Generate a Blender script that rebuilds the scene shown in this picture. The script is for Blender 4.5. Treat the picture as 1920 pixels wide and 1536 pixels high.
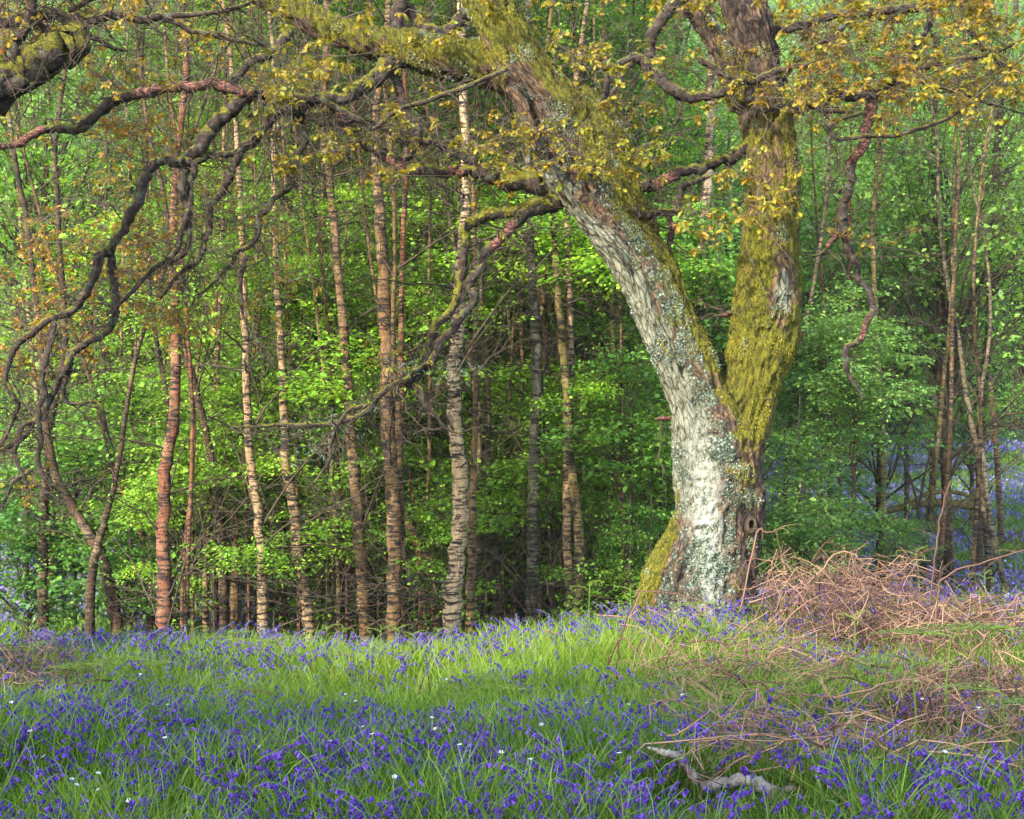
import bpy, math, random
import numpy as np
from mathutils import Vector, noise as mn

S = bpy.context.scene
for o in list(bpy.data.objects): bpy.data.objects.remove(o)
C = S.collection
rng = np.random.default_rng(11)
random.seed(5)
R = math.radians

# ------------------------------------------------------------------ camera, sky, sun, exposure
CAMZ, F, CX, CY = 1.5, 3045.0, 960.0, 768.0        # focal length and centre in photo pixels
cam = bpy.data.objects.new('camera', bpy.data.cameras.new('camera')); C.objects.link(cam)
cam.location = (0, 0, CAMZ); cam.rotation_euler = (R(90), 0, 0)
cam.data.sensor_width = 36; cam.data.lens = F / 1920 * 36; cam.data.clip_end = 2000
S.camera = cam
SUN_EL, SUN_AZ = 31.0, 218.0                         # azimuth clockwise from +Y
w = bpy.data.worlds.new('World'); S.world = w; w.use_nodes = True
nt = w.node_tree
sky = nt.nodes.new('ShaderNodeTexSky'); sky.sky_type = 'NISHITA'; sky.sun_disc = False
sky.sun_elevation = R(SUN_EL); sky.sun_rotation = R(SUN_AZ)
bg = nt.nodes['Background']; bg.inputs[1].default_value = 0.15
nt.links.new(sky.outputs[0], bg.inputs[0])
sl = bpy.data.lights.new('sun', 'SUN'); sl.energy = 2.2; sl.angle = R(0.6); sl.color = (1.0, 0.93, 0.80)
so = bpy.data.objects.new('sun', sl); C.objects.link(so)
sd = Vector((math.sin(R(SUN_AZ)) * math.cos(R(SUN_EL)), math.cos(R(SUN_AZ)) * math.cos(R(SUN_EL)), math.sin(R(SUN_EL))))
so.rotation_euler = sd.to_track_quat('Z', 'Y').to_euler(); so.location = (-8, -4, 14)
S.view_settings.view_transform = 'Standard'; S.view_settings.look = 'None'
S.view_settings.gamma = 1; S.view_settings.exposure = 2.92
S.render.engine = 'CYCLES'
S.cycles.max_bounces = 6; S.cycles.diffuse_bounces = 4; S.cycles.glossy_bounces = 1
S.cycles.transmission_bounces = 4; S.cycles.transparent_max_bounces = 2
S.cycles.use_denoising = True

# ------------------------------------------------------------------ helpers
def at(u, v, Y):
    return np.array([(u - CX) / F * Y, Y, CAMZ - (v - CY) / F * Y])

def sm(t): t = np.clip(t, 0, 1); return t * t * (3 - 2 * t)

def H(x, y):
    x = np.asarray(x, float); y = np.asarray(y, float)
    yc = 10.9 + 1.3 * sm((x - 0.0) / 2.0)
    z = -0.92 * sm((y - yc) / 5.0)
    z = z + 0.16 * np.exp(-((x - 0.35) / 1.1) ** 2 - ((y - 11.0) / 1.6) ** 2)
    z = z + 0.10 * np.exp(-((x - 3.2) / 2.0) ** 2 - ((y - 12.2) / 1.5) ** 2)
    z = z - (.30 - .14 * sm((x - .2) / 1.5)) * sm((y - 6.0) / 4.0) * (1 - sm((y - 30) / 25))
    z = z + 1.25 * sm((y - 32) / 33.0) * 1.0
    z = z + 0.42 * np.clip(y - 66, 0, None) ** 1.0 * sm((y - 66) / 12)
    z = z + 0.06 * np.sin(x * 1.3 + 0.7 * y) * np.sin(y * 0.9 - x * 0.4) + 0.025 * np.sin(x * 3.1 + 1) * np.cos(y * 2.7)
    return z

class MB:
    def __init__(s): s.V = []; s.Q = []; s.T = []; s.A = []; s.n = 0
    def add(s, V, Q=None, T=None, a=0.5):
        V = np.asarray(V, float).reshape(-1, 3)
        s.V.append(V)
        if Q is not None and len(Q): s.Q.append(np.asarray(Q).reshape(-1, 4) + s.n)
        if T is not None and len(T): s.T.append(np.asarray(T).reshape(-1, 3) + s.n)
        s.A.append(np.broadcast_to(np.asarray(a, float), (len(V),)).copy())
        s.n += len(V)
    def mesh(s, name, mat, origin=(0, 0, 0), smooth=True):
        me = bpy.data.meshes.new(name)
        V = np.concatenate(s.V) - np.array(origin)
        Q = np.concatenate(s.Q) if s.Q else np.zeros((0, 4), int)
        T = np.concatenate(s.T) if s.T else np.zeros((0, 3), int)
        me.vertices.add(len(V)); me.vertices.foreach_set('co', V.astype(np.float32).ravel())
        me.loops.add(len(Q) * 4 + len(T) * 3)
        me.loops.foreach_set('vertex_index', np.concatenate([Q.ravel(), T.ravel()]).astype(np.int32))
        me.polygons.add(len(Q) + len(T))
        st = np.concatenate([np.arange(len(Q)) * 4, len(Q) * 4 + np.arange(len(T)) * 3]).astype(np.int32)
        me.polygons.foreach_set('loop_start', st)
        if smooth: me.polygons.foreach_set('use_smooth', np.ones(len(Q) + len(T), bool))
        at_ = me.attributes.new('tint', 'FLOAT', 'POINT'); at_.data.foreach_set('value', np.concatenate(s.A).astype(np.float32))
        me.update(calc_edges=True); me.validate()
        me.materials.append(mat)
        return me
    def build(s, name, mat, parent=None, origin=(0, 0, 0), smooth=True):
        o = bpy.data.objects.new(name, s.mesh(name, mat, origin, smooth)); C.objects.link(o)
        if parent: o.parent = parent
        else: o.location = origin
        return o

def tag(o, label=None, cat=None, group=None, kind=None):
    if label: o['label'] = label
    if cat: o['category'] = cat
    if group: o['group'] = group
    if kind: o['kind'] = kind
    return o

def empty(name, loc):
    o = bpy.data.objects.new(name, None); C.objects.link(o); o.location = loc; o.empty_display_size = 0.2
    return o

def part(name, me, parent):
    o = bpy.data.objects.new(name, me); C.objects.link(o); o.parent = parent; return o

def spline(P, n):                                     # Catmull-Rom through control rows (any columns)
    P = np.asarray(P, float)
    if len(P) < 3:
        t = np.linspace(0, 1, n)[:, None]; return P[0] * (1 - t) + P[-1] * t
    Q = np.vstack([2 * P[0] - P[1], P, 2 * P[-1] - P[-2]])
    t = np.linspace(0, len(P) - 1 - 1e-6, n); i = t.astype(int); f = (t - i)[:, None]
    a, b, c, d = Q[i], Q[i + 1], Q[i + 2], Q[i + 3]
    return 0.5 * (2 * b + (c - a) * f + (2 * a - 5 * b + 4 * c - d) * f ** 2 + (3 * b - a - 3 * c + d) * f ** 3)

def tube(mb, P, r, sides=7, a=0.5, rough=0.0, cap=True, gnarl=0.0):
    P = np.asarray(P, float); n = len(P); r = np.broadcast_to(np.asarray(r, float), (n,)).copy()
    if gnarl:
        k = rng.normal(0, 1, (n, 3)); P = P + k * (r[:, None] * gnarl)
    T = np.gradient(P, axis=0); T /= np.linalg.norm(T, axis=1)[:, None] + 1e-9
    up = np.array([0, 1, 0.0]) if abs(T[0][1]) < 0.9 else np.array([1, 0, 0.0])
    N = np.zeros_like(P); nn = up - T[0] * up.dot(T[0]); nn /= np.linalg.norm(nn); N[0] = nn
    for i in range(1, n):
        nn = N[i - 1] - T[i] * N[i - 1].dot(T[i]); N[i] = nn / (np.linalg.norm(nn) + 1e-9)
    B = np.cross(T, N)
    ang = np.linspace(0, 2 * np.pi, sides, endpoint=False)
    rr = r[:, None] * (1 + rough * rng.normal(0, 1, (n, sides)))
    V = P[:, None, :] + rr[..., None] * (np.cos(ang)[None, :, None] * N[:, None, :] + np.sin(ang)[None, :, None] * B[:, None, :])
    i, j = np.meshgrid(np.arange(n - 1), np.arange(sides), indexing='ij'); j2 = (j + 1) % sides
    Q = np.stack([i * sides + j, i * sides + j2, (i + 1) * sides + j2, (i + 1) * sides + j], -1).reshape(-1, 4)
    V = V.reshape(-1, 3); Tt = []
    if cap:
        V = np.vstack([V, P[0] - T[0] * r[0] * 0.3, P[-1] + T[-1] * r[-1] * 0.3]); c0 = n * sides; c1 = c0 + 1
        for k in range(sides):
            Tt.append((c0, (k + 1) % sides, k)); Tt.append((c1, (n - 1) * sides + k, (n - 1) * sides + (k + 1) % sides))
    if np.ndim(a): a = np.concatenate([np.repeat(a, sides), [a[0], a[-1]] if cap else []])
    mb.add(V, Q, Tt, a)

def rot_frames(d, roll):                              # direction rows -> (along, side, normal)
    d = d / (np.linalg.norm(d, axis=1)[:, None] + 1e-9)
    ref = np.where(np.abs(d[:, 2:3]) > 0.95, np.array([[1.0, 0, 0]]), np.array([[0, 0, 1.0]]))
    s = np.cross(d, ref); s /= np.linalg.norm(s, axis=1)[:, None] + 1e-9
    n = np.cross(s, d)
    c, q = np.cos(roll)[:, None], np.sin(roll)[:, None]
    return d, s * c + n * q, n * c - s * q

def leaves(mb, P, D, L, W, tint, roll, shape='quad'):
    d, s, n = rot_frames(D, roll); N = len(P); L = L[:, None]; W = W[:, None]
    if shape == 'quad':
        V = np.stack([P, P + d * L * .45 + s * W * .5 + n * L * .06, P + d * L - n * L * .05, P + d * L * .45 - s * W * .5 + n * L * .06], 1)
        Q = np.arange(N * 4).reshape(N, 4); mb.add(V.reshape(-1, 3), Q, None, np.repeat(tint, 4))
    elif shape == 'hex':
        V = np.stack([P, P + d * L * .3 + s * W * .45 + n * L * .05, P + d * L * .68 + s * W * .38 + n * L * .04, P + d * L - n * L * .10,
                      P + d * L * .68 - s * W * .38 + n * L * .04, P + d * L * .3 - s * W * .45 + n * L * .05, P + d * L * .5 - n * L * .02], 1)
        b = np.arange(N)[:, None] * 7
        T = np.concatenate([b + np.array([[6, i, (i + 1) % 6]]) for i in range(6)])
        mb.add(V.reshape(-1, 3), None, T, np.repeat(tint, 7))
    elif shape == 'oak':
        pr = [(0, .03), (.18, .10), (.28, .24), (.36, .13), (.50, .36), (.58, .20), (.70, .42), (.80, .24), (.92, .22), (1.0, 0.0)]
        pts = pr + [(a, -b) for a, b in pr[-2:0:-1]]
        K = len(pts)
        V = np.stack([P + d * L * a + s * W * b * 1.2 + n * (abs(b) * W * .35 - L * .35 * a * a) for a, b in pts] + [P + d * L * .55 - n * L * .12], 1)
        b0 = np.arange(N)[:, None] * (K + 1)
        T = np.concatenate([b0 + np.array([[K, i, (i + 1) % K]]) for i in range(K)])
        mb.add(V.reshape(-1, 3), None, T, np.repeat(tint, K + 1))

# ------------------------------------------------------------------ materials
def new_mat(name):
    m = bpy.data.materials.new(name); m.use_nodes = True; t = m.node_tree
    return m, t, t.nodes, t.links, t.nodes['Principled BSDF']
def nd(t, typ, **kw):
    n = t.nodes.new(typ)
    for k, v in kw.items(): setattr(n, k, v)
    return n
def ramp(t, src, stops, interp='LINEAR'):
    r = nd(t, 'ShaderNodeValToRGB'); r.color_ramp.interpolation = interp
    e = r.color_ramp.elements
    while len(e) < len(stops): e.new(0.5)
    for k, (p, c) in enumerate(stops):
        e[k].position = p; e[k].color = (c, c, c, 1) if np.isscalar(c) else (*c, 1)
    t.links.new(src, r.inputs[0]); return r.outputs[0]
def noise_n(t, vec, scale, detail=4, rough=0.6, dist=0.0):
    n = nd(t, 'ShaderNodeTexNoise'); n.inputs['Scale'].default_value = scale; n.inputs['Detail'].default_value = detail
    n.inputs['Roughness'].default_value = rough; n.inputs['Distortion'].default_value = dist
    if vec is not None: t.links.new(vec, n.inputs['Vector'])
    return n.outputs['Fac']
def mapping(t, src, scale):
    m = nd(t, 'ShaderNodeMapping'); m.inputs['Scale'].default_value = scale; t.links.new(src, m.inputs['Vector']); return m.outputs[0]
def mix(t, fac, a, b, blend='MIX'):
    m = nd(t, 'ShaderNodeMix', data_type='RGBA', blend_type=blend)
    for i, v in ((0, fac), (6, a), (7, b)):
        if isinstance(v, (int, float)): m.inputs[i].default_value = v
        elif isinstance(v, tuple): m.inputs[i].default_value = (*v, 1)
        else: t.links.new(v, m.inputs[i])
    return m.outputs[2]
def math_(t, op, a, b=0.0):
    m = nd(t, 'ShaderNodeMath', operation=op)
    for i, v in enumerate((a, b)):
        if isinstance(v, (int, float)): m.inputs[i].default_value = v
        else: t.links.new(v, m.inputs[i])
    return m.outputs[0]
def attr(t, name): return nd(t, 'ShaderNodeAttribute', attribute_name=name).outputs['Fac']
def bump(t, h, strength, dist, bsdf):
    b = nd(t, 'ShaderNodeBump'); b.inputs['Strength'].default_value = strength; b.inputs['Distance'].default_value = dist
    t.links.new(h, b.inputs['Height']); t.links.new(b.outputs[0], bsdf.inputs['Normal'])

def leaf_mat(name, stops, trans=0.4, use_obj=False, rough=0.5, tr_col=(1.15, 1.0, 0.45)):
    m, t, N, Lk, b = new_mat(name)
    col = ramp(t, attr(t, 'tint'), stops)
    if use_obj:
        oi = nd(t, 'ShaderNodeObjectInfo'); col = mix(t, 1.0, col, oi.outputs['Color'], 'MULTIPLY')
    Lk.new(col, b.inputs['Base Color']); b.inputs['Roughness'].default_value = rough
    b.inputs['Specular IOR Level'].default_value = 0.3
    tr = nd(t, 'ShaderNodeBsdfTranslucent'); Lk.new(mix(t, 1.0, col, tr_col, 'MULTIPLY'), tr.inputs['Color'])
    ms = nd(t, 'ShaderNodeMixShader'); ms.inputs[0].default_value = trans
    Lk.new(b.outputs[0], ms.inputs[1]); Lk.new(tr.outputs[0], ms.inputs[2]); Lk.new(ms.outputs[0], N['Material Output'].inputs[0])
    return m

M = {}
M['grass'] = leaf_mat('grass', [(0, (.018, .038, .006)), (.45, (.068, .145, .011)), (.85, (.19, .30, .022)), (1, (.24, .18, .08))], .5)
M['leaf'] = leaf_mat('leaf', [(0, (.045, .105, .026)), (.5, (.105, .235, .042)), (1, (.24, .38, .07))], .5, True)
M['oakleaf'] = leaf_mat('oakleaf', [(0, (.15, .18, .015)), (.35, (.25, .20, .016)), (.7, (.29, .17, .018)), (1, (.27, .10, .022))], .45)
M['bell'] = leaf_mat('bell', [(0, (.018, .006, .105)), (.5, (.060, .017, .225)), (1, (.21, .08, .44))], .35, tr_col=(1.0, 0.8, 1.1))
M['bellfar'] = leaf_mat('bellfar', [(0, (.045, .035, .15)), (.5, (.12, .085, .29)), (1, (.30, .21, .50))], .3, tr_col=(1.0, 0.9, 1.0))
M['plantstem'] = leaf_mat('plantstem', [(0, (.04, .09, .02)), (1, (.14, .26, .05))], .3)
M['fern'] = leaf_mat('fern', [(0, (.075, .13, .018)), (1, (.15, .21, .03))], .45)
M['dead'] = leaf_mat('dead', [(0, (.026, .011, .008)), (.5, (.090, .040, .027)), (1, (.26, .155, .09))], .12, rough=.6)
M['white'] = leaf_mat('white', [(0, (.45, .45, .42)), (1, (.5, .5, .48))], .3)
M['mossblade'] = leaf_mat('mossblade', [(0, (.040, .018, .008)), (.3, (.042, .042, .005)), (.6, (.105, .108, .006)), (1, (.23, .195, .012))], .2, rough=.8)
M['lichen'] = leaf_mat('lichen', [(0, (.035, .055, .032)), (.5, (.085, .12, .078)), (1, (.20, .24, .18))], .1, rough=.9)

def make_ground():
    m, t, N, Lk, b = new_mat('ground')
    g = nd(t, 'ShaderNodeNewGeometry'); pos = g.outputs['Position']
    n1 = noise_n(t, pos, 9, 6, .7); n2 = noise_n(t, pos, 1.3, 4, .6)
    near = ramp(t, n1, [(.3, (.020, .018, .008)), (.5, (.040, .048, .015)), (.7, (.075, .10, .025))])
    far = mix(t, ramp(t, noise_n(t, pos, 1.1, 5, .65), [(.46, 0.0), (.58, 1.0)]), (.045, .09, .03), (.075, .06, .19))
    far = mix(t, ramp(t, noise_n(t, pos, 14, 3, .7), [(.35, 0.0), (.65, 1.0)]), far, mix(t, .5, far, (.04, .06, .05)))
    litter = ramp(t, n1, [(.3, (.045, .02, .015)), (.7, (.13, .06, .045))])
    sx = nd(t, 'ShaderNodeSeparateXYZ'); Lk.new(pos, sx.inputs[0])
    fy = ramp(t, math_(t, 'DIVIDE', sx.outputs[1], 100.0), [(.13, 0.0), (.17, 1.0)])
    col = mix(t, fy, near, far)
    hill = ramp(t, math_(t, 'DIVIDE', sx.outputs[1], 100.0), [(.66, 0.0), (.72, 1.0)])
    col = mix(t, hill, col, ramp(t, n1, [(.3, (.02, .04, .012)), (.7, (.06, .11, .025))]))
    # leaf litter band on the right, round a felled stem
    dx = math_(t, 'SUBTRACT', sx.outputs[0], 8.6); dy = math_(t, 'SUBTRACT', sx.outputs[1], 33.5)
    dd = math_(t, 'ADD', math_(t, 'MULTIPLY', math_(t, 'MULTIPLY', dx, dx), .045), math_(t, 'MULTIPLY', math_(t, 'MULTIPLY', dy, dy), .35))
    dd = math_(t, 'ADD', dd, math_(t, 'MULTIPLY', n2, .8))
    col = mix(t, ramp(t, dd, [(.9, 1.0), (1.0, 0.0)]), col, litter)
    Lk.new(col, b.inputs['Base Color']); b.inputs['Roughness'].default_value = 1
    b.inputs['Specular IOR Level'].default_value = .1
    bump(t, n1, .8, .06, b)
    return m
M['ground'] = make_ground()

def make_trunk():
    m, t, N, Lk, b = new_mat('oakbark')
    tc = nd(t, 'ShaderNodeTexCoord'); P = tc.outputs['Object']
    flow = nd(t, 'ShaderNodeAttribute', attribute_name='flow').outputs['Vector']
    Pz = mapping(t, flow, (1, 1, .30))
    wv = nd(t, 'ShaderNodeTexVoronoi', feature='DISTANCE_TO_EDGE'); wv.inputs['Scale'].default_value = 30
    jt = nd(t, 'ShaderNodeMix', data_type='VECTOR'); jt.inputs[0].default_value = .035; Lk.new(Pz, jt.inputs[4])
    nzc = nd(t, 'ShaderNodeTexNoise'); nzc.inputs['Scale'].default_value = 14; nzc.inputs['Detail'].default_value = 5; Lk.new(Pz, nzc.inputs['Vector']); Lk.new(nzc.outputs['Color'], jt.inputs[5])
    Lk.new(jt.outputs[1], wv.inputs['Vector'])
    crack = ramp(t, wv.outputs['Distance'], [(.0, 0.0), (.11, 1.0)])
    fur = math_(t, 'MULTIPLY', math_(t, 'ADD', math_(t, 'MULTIPLY', noise_n(t, Pz, 36, 7, .75, .2), .8), .12), math_(t, 'ADD', math_(t, 'MULTIPLY', crack, .30), .74)); fine = noise_n(t, P, 70, 5, .7); med = noise_n(t, P, 9, 5, .65)
    bark = ramp(t, fur, [(.36, (.012, .008, .005)), (.48, (.060, .034, .018)), (.60, (.14, .088, .045)), (.75, (.24, .16, .10))])
    dk = ramp(t, fur, [(.34, (.010, .008, .007)), (.50, (.038, .025, .019)), (.72, (.12, .085, .06))])
    def mask(name, amp, lo, hi, nz):
        return ramp(t, math_(t, 'ADD', attr(t, name), math_(t, 'MULTIPLY', math_(t, 'SUBTRACT', nz, .5), amp)), [(lo, 0.0), (hi, 1.0)])
    col = mix(t, mask('dark', 1.6, .42, .58, med), bark, dk)
    paleC = ramp(t, fur, [(.38, (.020, .018, .012)), (.46, (.075, .072, .045)), (.55, (.145, .145, .10)), (.72, (.25, .25, .195))])
    col = mix(t, mask('pale', 1.3, .40, .56, med), col, paleC)
    fur2 = noise_n(t, mapping(t, P, (1, 1, .35)), 45, 5, .75, .8)
    col = mix(t, math_(t, 'MULTIPLY', attr(t, 'white'), ramp(t, noise_n(t, flow, 22, 6, .75), [(.40, 0.0), (.52, 1.0)])), col, (.28, .29, .245))
    mossC = ramp(t, fur2, [(.34, (.022, .012, .005)), (.46, (.045, .045, .005)), (.58, (.10, .095, .008)), (.72, (.20, .15, .014))])
    col = mix(t, mask('moss', 1.5, .40, .52, noise_n(t, P, 6, 6, .7)), col, mossC)
    vo = nd(t, 'ShaderNodeTexVoronoi'); vo.inputs['Scale'].default_value = 38; Lk.new(P, vo.inputs['Vector'])
    spots = ramp(t, math_(t, 'ADD', math_(t, 'MULTIPLY', math_(t, 'SUBTRACT', noise_n(t, P, 14, 6, .8), .5), 1.4), attr(t, 'lich')), [(.48, 0.0), (.56, 1.0)])
    liC = ramp(t, vo.outputs['Distance'], [(.0, (.26, .31, .25)), (.3, (.13, .17, .125)), (.55, (.035, .035, .025))])
    col = mix(t, spots, col, liC)
    Lk.new(col, b.inputs['Base Color']); b.inputs['Roughness'].default_value = .95; b.inputs['Specular IOR Level'].default_value = .15
    h = math_(t, 'ADD', fur, math_(t, 'MULTIPLY', fine, .5))
    bump(t, h, 1.0, .03, b)
    return m
M['oakbark'] = make_trunk()

def make_branch():                                    # dark limb: moss on its upper side, grey-blue lichen specks, peeled red wood where tint is high
    m, t, N, Lk, b = new_mat('branchbark')
    tc = nd(t, 'ShaderNodeTexCoord'); P = tc.outputs['Object']
    n1 = noise_n(t, P, 22, 5, .7); n2 = noise_n(t, P, 60, 4, .7)
    base = ramp(t, n1, [(.3, (.007, .005, .005)), (.5, (.024, .016, .013)), (.7, (.065, .045, .034))])
    lich = ramp(t, n2, [(.3, (.030, .036, .026)), (.6, (.070, .082, .058)), (.8, (.15, .165, .12))])
    col = mix(t, ramp(t, noise_n(t, P, 13, 6, .75), [(.52, 0.0), (.62, .8)]), base, lich)
    g = nd(t, 'ShaderNodeNewGeometry'); sx = nd(t, 'ShaderNodeSeparateXYZ'); Lk.new(g.outputs['Normal'], sx.inputs[0])
    a = attr(t, 'tint')
    k = math_(t, 'ADD', math_(t, 'ADD', sx.outputs[2], a), math_(t, 'MULTIPLY', math_(t, 'SUBTRACT', noise_n(t, P, 7, 5, .7), .5), 2.0))
    mossC = ramp(t, n2, [(.3, (.02, .022, .004)), (.55, (.085, .08, .009)), (.75, (.17, .14, .015))])
    col = mix(t, ramp(t, k, [(.85, 0.0), (.98, 1.0)]), col, mossC)
    red = ramp(t, noise_n(t, mapping(t, P, (1, 3, 3)), 30, 4), [(.35, (.02, .009, .009)), (.5, (.07, .028, .024)), (.68, (.25, .12, .085))])
    col = mix(t, math_(t, 'MULTIPLY', ramp(t, attr(t, 'red'), [(.45, 0.0), (.6, 1.0)]), ramp(t, n1, [(.40, 0.0), (.5, 1.0)])), col, red)
    Lk.new(col, b.inputs['Base Color']); b.inputs['Roughness'].default_value = .95; b.inputs['Specular IOR Level'].default_value = .15
    bump(t, math_(t, 'ADD', n1, math_(t, 'MULTIPLY', n2, .6)), 1.0, .015, b)
    return m
M['branch'] = make_branch()

def make_birch():
    m, t, N, Lk, b = new_mat('birchbark')
    tc = nd(t, 'ShaderNodeTexCoord'); P = tc.outputs['Object']; oi = nd(t, 'ShaderNodeObjectInfo')
    patch = noise_n(t, mapping(t, P, (1, 1, .5)), 5, 5, .7)
    band = math_(t, 'ADD', noise_n(t, mapping(t, P, (5, 5, 26)), 1.7, 7, .72, .5), math_(t, 'MULTIPLY', math_(t, 'SUBTRACT', noise_n(t, P, 3.2, 4, .7), .5), .42))
    ver = noise_n(t, mapping(t, P, (1, 1, .3)), 30, 5, .7)
    base = mix(t, 1.0, oi.outputs['Color'], ramp(t, ver, [(.3, .45), (.5, .85), (.7, 1.25)]), 'MULTIPLY')
    base = mix(t, ramp(t, patch, [(.48, 0.0), (.66, .8)]), base, mix(t, .35, base, (.36, .27, .17)))
    col = mix(t, ramp(t, band, [(.48, 0.0), (.55, 1.0)]), base, (.014, .011, .009))
    moss = ramp(t, noise_n(t, P, 3.5, 6, .75), [(.60, 0.0), (.68, .7)])
    col = mix(t, moss, col, (.03, .042, .014))
    Lk.new(col, b.inputs['Base Color']); b.inputs['Roughness'].default_value = .85; b.inputs['Specular IOR Level'].default_value = .2
    bump(t, math_(t, 'ADD', band, ver), .9, .02, b)
    return m
M['birch'] = make_birch()
def simple(name, stops, scale, rough=.9, zs=1.0):
    m, t, N, Lk, b = new_mat(name)
    tc = nd(t, 'ShaderNodeTexCoord'); n = noise_n(t, mapping(t, tc.outputs['Object'], (1, 1, zs)), scale, 5, .7)
    Lk.new(ramp(t, n, stops), b.inputs['Base Color']); b.inputs['Roughness'].default_value = rough
    b.inputs['Specular IOR Level'].default_value = .15
    bump(t, n, .8, .02, b); return m
M['twig'] = simple('twig', [(.3, (.025, .020, .017)), (.7, (.12, .09, .07))], 20)
M['darktwig'] = simple('darktwig', [(.3, (.018, .014, .010)), (.7, (.075, .055, .035))], 20)
M['palewood'] = simple('palewood', [(.35, (.03, .024, .02)), (.45, (.12, .10, .085)), (.7, (.26, .225, .20))], 16)
M['log'] = simple('log', [(.3, (.02, .02, .007)), (.5, (.09, .07, .015)), (.7, (.13, .075, .04))], 8)

# ------------------------------------------------------------------ ground
def warp(n, lo, mid0, mid1, hi):
    return np.unique(np.concatenate([np.linspace(lo, mid0, n // 4), np.linspace(mid0, mid1, n), np.linspace(mid1, hi, n // 4)]))
gx, gy = warp(200, -160, -10, 12, 160), warp(240, -60, 3, 45, 190)
X, Y = np.meshgrid(gx, gy); Z = H(X, Y)
mb = MB(); nx, ny = len(gx), len(gy)
i, j = np.meshgrid(np.arange(ny - 1), np.arange(nx - 1), indexing='ij')
mb.add(np.stack([X, Y, Z], -1).reshape(-1, 3), np.stack([i * nx + j, i * nx + j + 1, (i + 1) * nx + j + 1, (i + 1) * nx + j], -1).reshape(-1, 4))
tag(mb.build('ground', M['ground']), 'woodland floor rising to a low bank and falling to a bluebell slope', 'ground', kind='structure')

# ------------------------------------------------------------------ the big oak
def px(pts, d0=0.0, Y0=12.0):                         # rows (u, v, width px[, depth offset]) -> xyz + radius
    out = []
    for p in pts:
        d = d0 + (p[3] if len(p) > 3 else 0); q = at(p[0], p[1], Y0 + d)
        out.append([*q, p[2] / 2 / F * (Y0 + d)])
    return np.array(out)
OY = 12.0
OB = (at(1325, 1180, OY)[0], OY, float(H(at(1325, 1180, OY)[0], OY)))
oak = tag(empty('oak_tree', OB), 'old forked oak with pale lichened trunk and yellow green mossy stems on the grassy bank', 'tree')
stems = [
    [(1310, 1290, 262), (1308, 1200, 222), (1318, 1120, 190), (1332, 1040, 168), (1345, 960, 152), (1355, 880, 152), (1352, 810, 150), (1340, 740, 120)],
    [(1335, 930, 90, -.02), (1292, 1010, 95, -.08), (1258, 1080, 95, -.12), (1235, 1150, 80, -.15), (1226, 1210, 66, -.2), (1218, 1290, 60, -.25)],
    [(1370, 1020, 70, -.1), (1378, 1100, 66, -.2), (1375, 1180, 62, -.25), (1385, 1280, 50, -.3)],
    [(1330, 1060, 80, -.15), (1325, 1130, 70, -.24), (1318, 1200, 60, -.32), (1310, 1290, 50, -.4)],
    [(1355, 880, 140), (1330, 780, 128), (1298, 690, 116), (1262, 600, 110), (1222, 500, 106), (1145, 400, 112), (1090, 300, 136), (1048, 205, 128), (988, 120, 104), (936, 40, 92), (905, -60, 84), (870, -200, 66), (850, -330, 50)],
    [(1080, 170, 50, .05), (1130, 225, 66, .02), (1158, 290, 66, 0), (1180, 365, 56, 0), (1215, 440, 50, 0)],
    [(870, 0, 26, -.12), (935, 105, 30, -.16), (985, 220, 36, -.17), (1018, 305, 42, -.17), (1085, 392, 50, -.14), (1160, 490, 54, -.12), (1222, 600, 60, -.10), (1262, 700, 70, -.08), (1292, 800, 84, -.08), (1302, 900, 88, -.06), (1308, 980, 84, -.06), (1318, 1060, 70, -.02), (1325, 1150, 50, .1)],
    [(1352, 900, 120), (1388, 800, 108), (1412, 720, 108), (1430, 640, 122), (1444, 560, 128), (1442, 470, 114), (1443, 380, 106), (1444, 300, 102), (1436, 200, 98), (1415, 100, 94), (1392, 0, 84), (1375, -100, 78), (1350, -300, 58)],
    [(1400, 900, 70, -.05), (1404, 960, 62, -.08), (1400, 1040, 60, -.1), (1395, 1120, 50, -.12)],
    [(1405, 190, 70), (1345, 85, 54), (1290, -10, 46), (1240, -110, 36), (1200, -250, 26)],
    [(1020, 165, 96), (930, 122, 94), (840, 108, 92), (745, 92, 76), (650, 66, 70), (570, 34, 62), (500, -10, 50), (400, -70, 40), (250, -140, 26)],
]
skel = []                                             # skeleton nodes for the twigs: xyz, radius
tmp = MB()
for k, st in enumerate(stems):
    P = px(st, 0, OY); P[:, 3] *= .87 if k in (4, 6) else 1; Q = spline(P, len(P) * 6)
    tube(tmp, Q[:, :3], Q[:, 3] * 1.0, 16, rough=.03)
    if k >= 4: skel.append(Q[::3])
me = tmp.mesh('tmp', M['oakbark'])
to = bpy.data.objects.new('tmp', me); C.objects.link(to)
rm = to.modifiers.new('r', 'REMESH'); rm.mode = 'VOXEL'; rm.voxel_size = 0.0115; rm.use_smooth_shade = True
s2 = to.modifiers.new('s', 'SMOOTH'); s2.factor = .5; s2.iterations = 6
dg = bpy.context.evaluated_depsgraph_get()
me = bpy.data.meshes.new_from_object(to.evaluated_get(dg)); bpy.data.objects.remove(to)
nV = len(me.vertices); V = np.zeros(nV * 3, np.float32); me.vertices.foreach_get('co', V); V = V.reshape(-1, 3).astype(float)
Nn = np.zeros(nV * 3, np.float32); me.vertices.foreach_get('normal', Nn); Nn = Nn.reshape(-1, 3).astype(float)
dsp = np.zeros(nV); nz = np.zeros(nV); nb = np.zeros(nV)
Ux = CX + V[:, 0] / OY * F; Vz = CY - (V[:, 2] - CAMZ) / OY * F      # x and z of the trunk in units of 1/254 m
def interp(x, a): return np.interp(x, [p[0] for p in a], [p[1] for p in a])
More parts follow.
